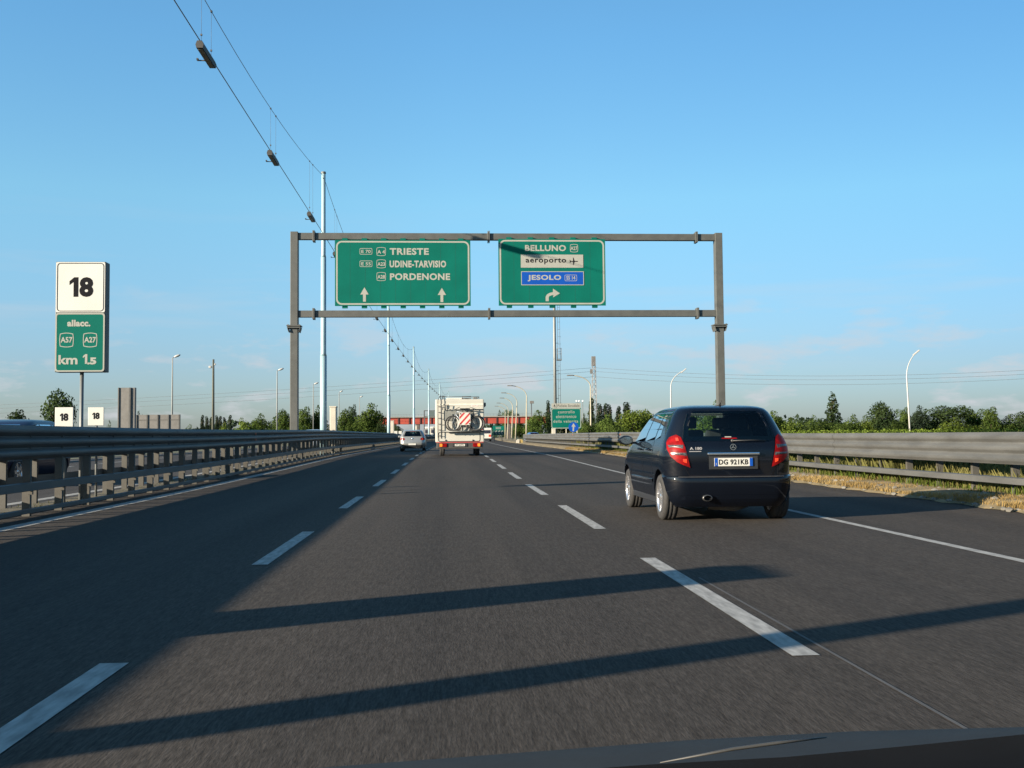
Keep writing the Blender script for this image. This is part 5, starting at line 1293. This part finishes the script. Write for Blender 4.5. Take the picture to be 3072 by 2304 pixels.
tree('round', 'tree hidden behind the left of the black car', 2040, 1226, 110, 135, LEAF, gR)
tree('round', 'tree hidden behind the middle of the black car', 2200, 1222, 110, 140, LEAF, gR)
tree('bush', 'shrub seen through the black car rear window', 2110, 1246, 130, 105, LEAF_L, gR)
tree('bush', 'shrub seen through the right of the black car rear window', 2260, 1246, 120, 110, LEAF, gR)
row = [('round', 2320, 1227, 70, LEAF, 'tree touching the right side of the black car'), ('bush', 2385, 1247, 90, LEAF_L, 'pale flowering shrub right of the black car'), ('bush', 2440, 1240, 80, LEAF, 'green shrub left of the tall conifer'),
       ('conifer', 2500, 1178, 58, LEAF_D, 'tall dark conifer standing above the hedge on the right'), ('bush', 2555, 1236, 90, LEAF, 'shrub just right of the tall conifer'), ('bush', 2605, 1240, 70, LEAF_L, 'bright shrub midway between conifer and round tree'),
       ('round', 2655, 1198, 88, LEAF_D, 'dark round tree left of the tall white lamp'), ('round', 2716, 1216, 40, LEAF, 'narrow tree touching the tall white lamp'), ('round', 2758, 1211, 56, LEAF_G, 'grey green tree right of the tall white lamp'),
       ('round', 2840, 1211, 116, LEAF_D, 'broad dark tree right of the grey green tree'), ('round', 2922, 1223, 70, LEAF, 'tree second right of the broad dark tree'), ('round', 2974, 1215, 60, LEAF, 'tree with a high crown near the right edge'),
       ('bush', 3025, 1236, 70, LEAF, 'low shrub near the right edge'), ('round', 3072, 1230, 66, LEAF_D, 'dark tree cut by the right edge'), ('bush', 2470, 1262, 110, LEAF, 'low shrub under the tall conifer'),
       ('bush', 2700, 1256, 130, LEAF, 'low shrub under the tall white lamp'), ('bush', 2800, 1258, 110, LEAF_D, 'low dark shrub under the broad dark tree'), ('bush', 2900, 1256, 120, LEAF_D, 'low dark shrub two trees from the right edge'), ('bush', 2990, 1260, 110, LEAF, 'low green shrub under the high crown near the right edge')]
for i in range(11):
    px = 2330+i*76; row.append(('bush', px, 1247+(i*7) % 9-3, 130, (LEAF, LEAF_D, LEAF, LEAF_L)[i % 4], ORD[i]+' low hedge shrub from the left in the hedge right of the black car'))
for i in range(9):
    px = 835+i*38; tree('bush', ORD[i]+' low understorey shrub from the left between the gantry post and second blue pole', px, 1243+(i*5) % 11, 80, 205, (LEAF, LEAF_D, LEAF)[i % 3], gT)
for i in range(6):
    px = 1760+i*40; tree('bush', ORD[i]+' low shrub from the left between the pylon and the black car', px, 1250+(i*5) % 8, 80, 175, (LEAF, LEAF_D)[i % 2], gR)
for kd, px, tp, w, lf, lab in row: tree(kd, lab, px, tp, w, 150+rnd.uniform(-8, 8), lf, gR)
# vine hedge strip in front of the right-hand trees
def hedge(name, label, pts, h, w, n, leaf, size, cat='hedge'):
    b = MB(); r = random.Random(n)
    L_ = [Vector(p) for p in pts]
    for _ in range(n):
        i = r.randrange(len(L_)-1); p = L_[i].lerp(L_[i+1], r.random())
        c = p+Vector((r.uniform(-w, w), r.uniform(-w, w), h*(1-r.random()**1.8)*r.uniform(.85, 1.12)))
        nrm = Vector((r.gauss(0, 1), r.gauss(-.3, 1), r.gauss(.4, 1))).normalized(); a = nrm.cross(Vector((r.random()-.5, r.random()-.5, r.random()-.5))).normalized(); e = nrm.cross(a); s = size*r.uniform(.6, 1.3)
        b.quad(c-a*s, c+e*s*.7, c+a*s, c-e*s*.6)
    o = b.build(name, leaf); return o
mat_hedge = foliage('leaf_vine', (.055, .085, .012), (.12, .165, .03))
hp = [at(px, 1296, 70-3*i)*1.0 for i, px in enumerate((2150, 2500, 2800, 3300))]
hp = [Vector((p.x, p.y, zr(p.y)-.03)) for p in hp]
tag(hedge('vine_hedge', '', hp, 1.12, .6, 12000, mat_hedge, .07), 'low bright green hedge strip behind the right guardrail', 'hedge')
# far wood closing the horizon
b = MB(); r = random.Random(3)
for _ in range(9000):
    a = r.uniform(-.62, .66); D = r.uniform(560, 640); hgt = 5.5+3.0*math.sin(a*23)+2.0*math.sin(a*61+1)
    c = Vector((D*math.sin(a), D*math.cos(a), r.random()**.7*max(2.5, hgt)))
    nrm = Vector((r.gauss(0, 1), r.gauss(-.6, 1), r.gauss(.3, 1))).normalized(); u_ = nrm.cross(Vector((r.random()-.5, r.random()-.5, r.random()-.5))).normalized(); e = nrm.cross(u_); s = r.uniform(.7, 1.6)
    b.quad(c-u_*s, c+e*s*.8, c+u_*s, c-e*s*.7)
tag(b.build('far_woods', LEAF_G), 'distant band of woods along the horizon', 'woods', kind='stuff')
# grass behind the right guardrail and straw on the verge
def blades(n, x0, x1, y0, y1, h0, h1, w, seed, zoff=0):
    b = MB(); r = random.Random(seed)
    for _ in range(n):
        Y = y0+(y1-y0)*r.random()**1.6; X = r.uniform(x0, x1)
        cl_ = .6+.8*abs(math.sin(X*1.7+Y*.9)*math.sin(Y*.37+X*.3))
        h = r.uniform(h0, h1)*cl_; a = r.uniform(0, 6.28); ln = r.uniform(.05, .45)*h; d = Vector((math.cos(a), math.sin(a), 0)); s = Vector((-d.y, d.x, 0))*w*r.uniform(.6, 1.3)
        p = Vector((X+cc(Y), Y, zr(Y)+zoff-.02)); b.quad(p-s, p+s, p+d*ln*.4+Vector((0, 0, h*.6))+s*.7, p+d*ln+Vector((0, 0, h)))
    return b
tag(blades(42000, 9.5, 16, 9, 110, .35, .85, .009, 5, .08).build('tall_grass', GRASS), 'tall yellow green grass behind the right guardrail', 'grass', kind='stuff')
tag(blades(30000, 9.3, 10.6, 9, 80, .30, .62, .008, 15, .10).build('olive_grass', GRASS), 'olive grass close behind the right guardrail posts', 'grass', kind='stuff')
tag(blades(14000, 9.1, 11.5, 9, 70, .08, .30, .010, 8, .12).build('green_grass', LEAF_L), 'short green grass under the right guardrail', 'grass', kind='stuff')
tag(blades(60000, 8.26, 9.6, 13, 75, .03, .13, .006, 6, .07).build('dry_grass', STRAW), 'dry straw grass on the verge beside the right shoulder', 'grass', kind='stuff')
tag(blades(2500, -7.5, -6.75, 3, 120, .02, .07, .012, 9, .02).build('median_grass', GRASS), 'sparse grass between the two median guardrails', 'grass', kind='stuff')
b = MB(); r = random.Random(77)
for _ in range(420):
    Y = 13+50*r.random()**1.8; X = r.uniform(8.15, 9.3); q = r.uniform(.02, .07)
    bm = bmesh.new(); bmesh.ops.create_icosphere(bm, subdivisions=1, radius=q)
    b.bm(bm, lambda p: Vector((X+cc(Y)+p.x*r.uniform(.8, 1.3), Y+p.y*1.2, zr(Y)+.03+(.08 if X > 8.5 else 0)+p.z*.7)))
tag(b.build('verge_stones', mat('stone', (.12, .115, .10), .9, 0, .3, 5)), 'loose stones and clods along the edge of the right shoulder', 'stones', kind='stuff')
# ------------------------------------------------------------------ own car's bonnet at the bottom of the view
bt = thing('car_bonnet', 'dark bonnet of the viewing car along the bottom edge', 'car', (.45, 1.2, 0))
edge = [(700, 2330), (950, 2304), (1252, 2281), (1654, 2251), (2055, 2221), (2558, 2194), (3072, 2181), (3500, 2172)]
b = MB(); BON = mat('bonnet_paint', (.019, .021, .022), .7, 0, .1, 8, coat=0, spec=.15)
E_ = [at(px, py, 1.62)-Vector((.45, 1.2, 0)) for px, py in edge]
ny = 10; nx = len(E_)
for j in range(ny+1):
    u = j/ny; 
    for p in E_: b.v.append((p.x, -.28+(p.y+.28)*u, p.z+.075*(1-u)**1.2-.0*(u**6)))
for p in E_: b.v.append((p.x, p.y+.35, p.z-.16))
for p in E_: b.v.append((p.x, p.y+.55, p.z-.45))
for j in range(ny+2):
    for i in range(nx-1): b.f.append((j*nx+i, j*nx+i+1, (j+1)*nx+i+1, (j+1)*nx+i)); b.sm.append(True)
b.build('bonnet_panel', BON, bt)
low = [(1450, 2330), (1955, 2293), (2357, 2271), (2700, 2240), (3072, 2203), (3500, 2160)]
b = MB(); Lw = [at(px, py, .98)-Vector((.45, 1.2, 0)) for px, py in low]; nx = len(Lw)
for dy, dz in ((0, 0), (-.10, -.005), (-.35, -.02), (-.5, -.1)):
    for p in Lw: b.v.append((p.x, p.y+dy, p.z+dz))
for p in Lw: b.v.append((p.x, p.y, p.z-.05))
for j in range(3):
    for i in range(nx-1): b.f.append((j*nx+i, j*nx+i+1, (j+1)*nx+i+1, (j+1)*nx+i)); b.sm.append(True)
for i in range(nx-1): b.f.append((i, i+1, 4*nx+i+1, 4*nx+i)); b.sm.append(False)
b.build('cowl', mat('cowl_shaded', (.0045, .005, .006), .8, spec=.05), bt)  # interior shade is put into the cowl's near-black colour
b = MB(); W_ = [at(px, py, 1.02)-Vector((.45, 1.2, 0)) for px, py in ((1980, 2288), (2200, 2247), (2330, 2229), (2480, 2212))]
b.tube(W_, [.0006, .0018, .0018, .0006], 6); b.build('wiper_arm', mat('wiper_grey', (.034, .033, .03), .5), bt)
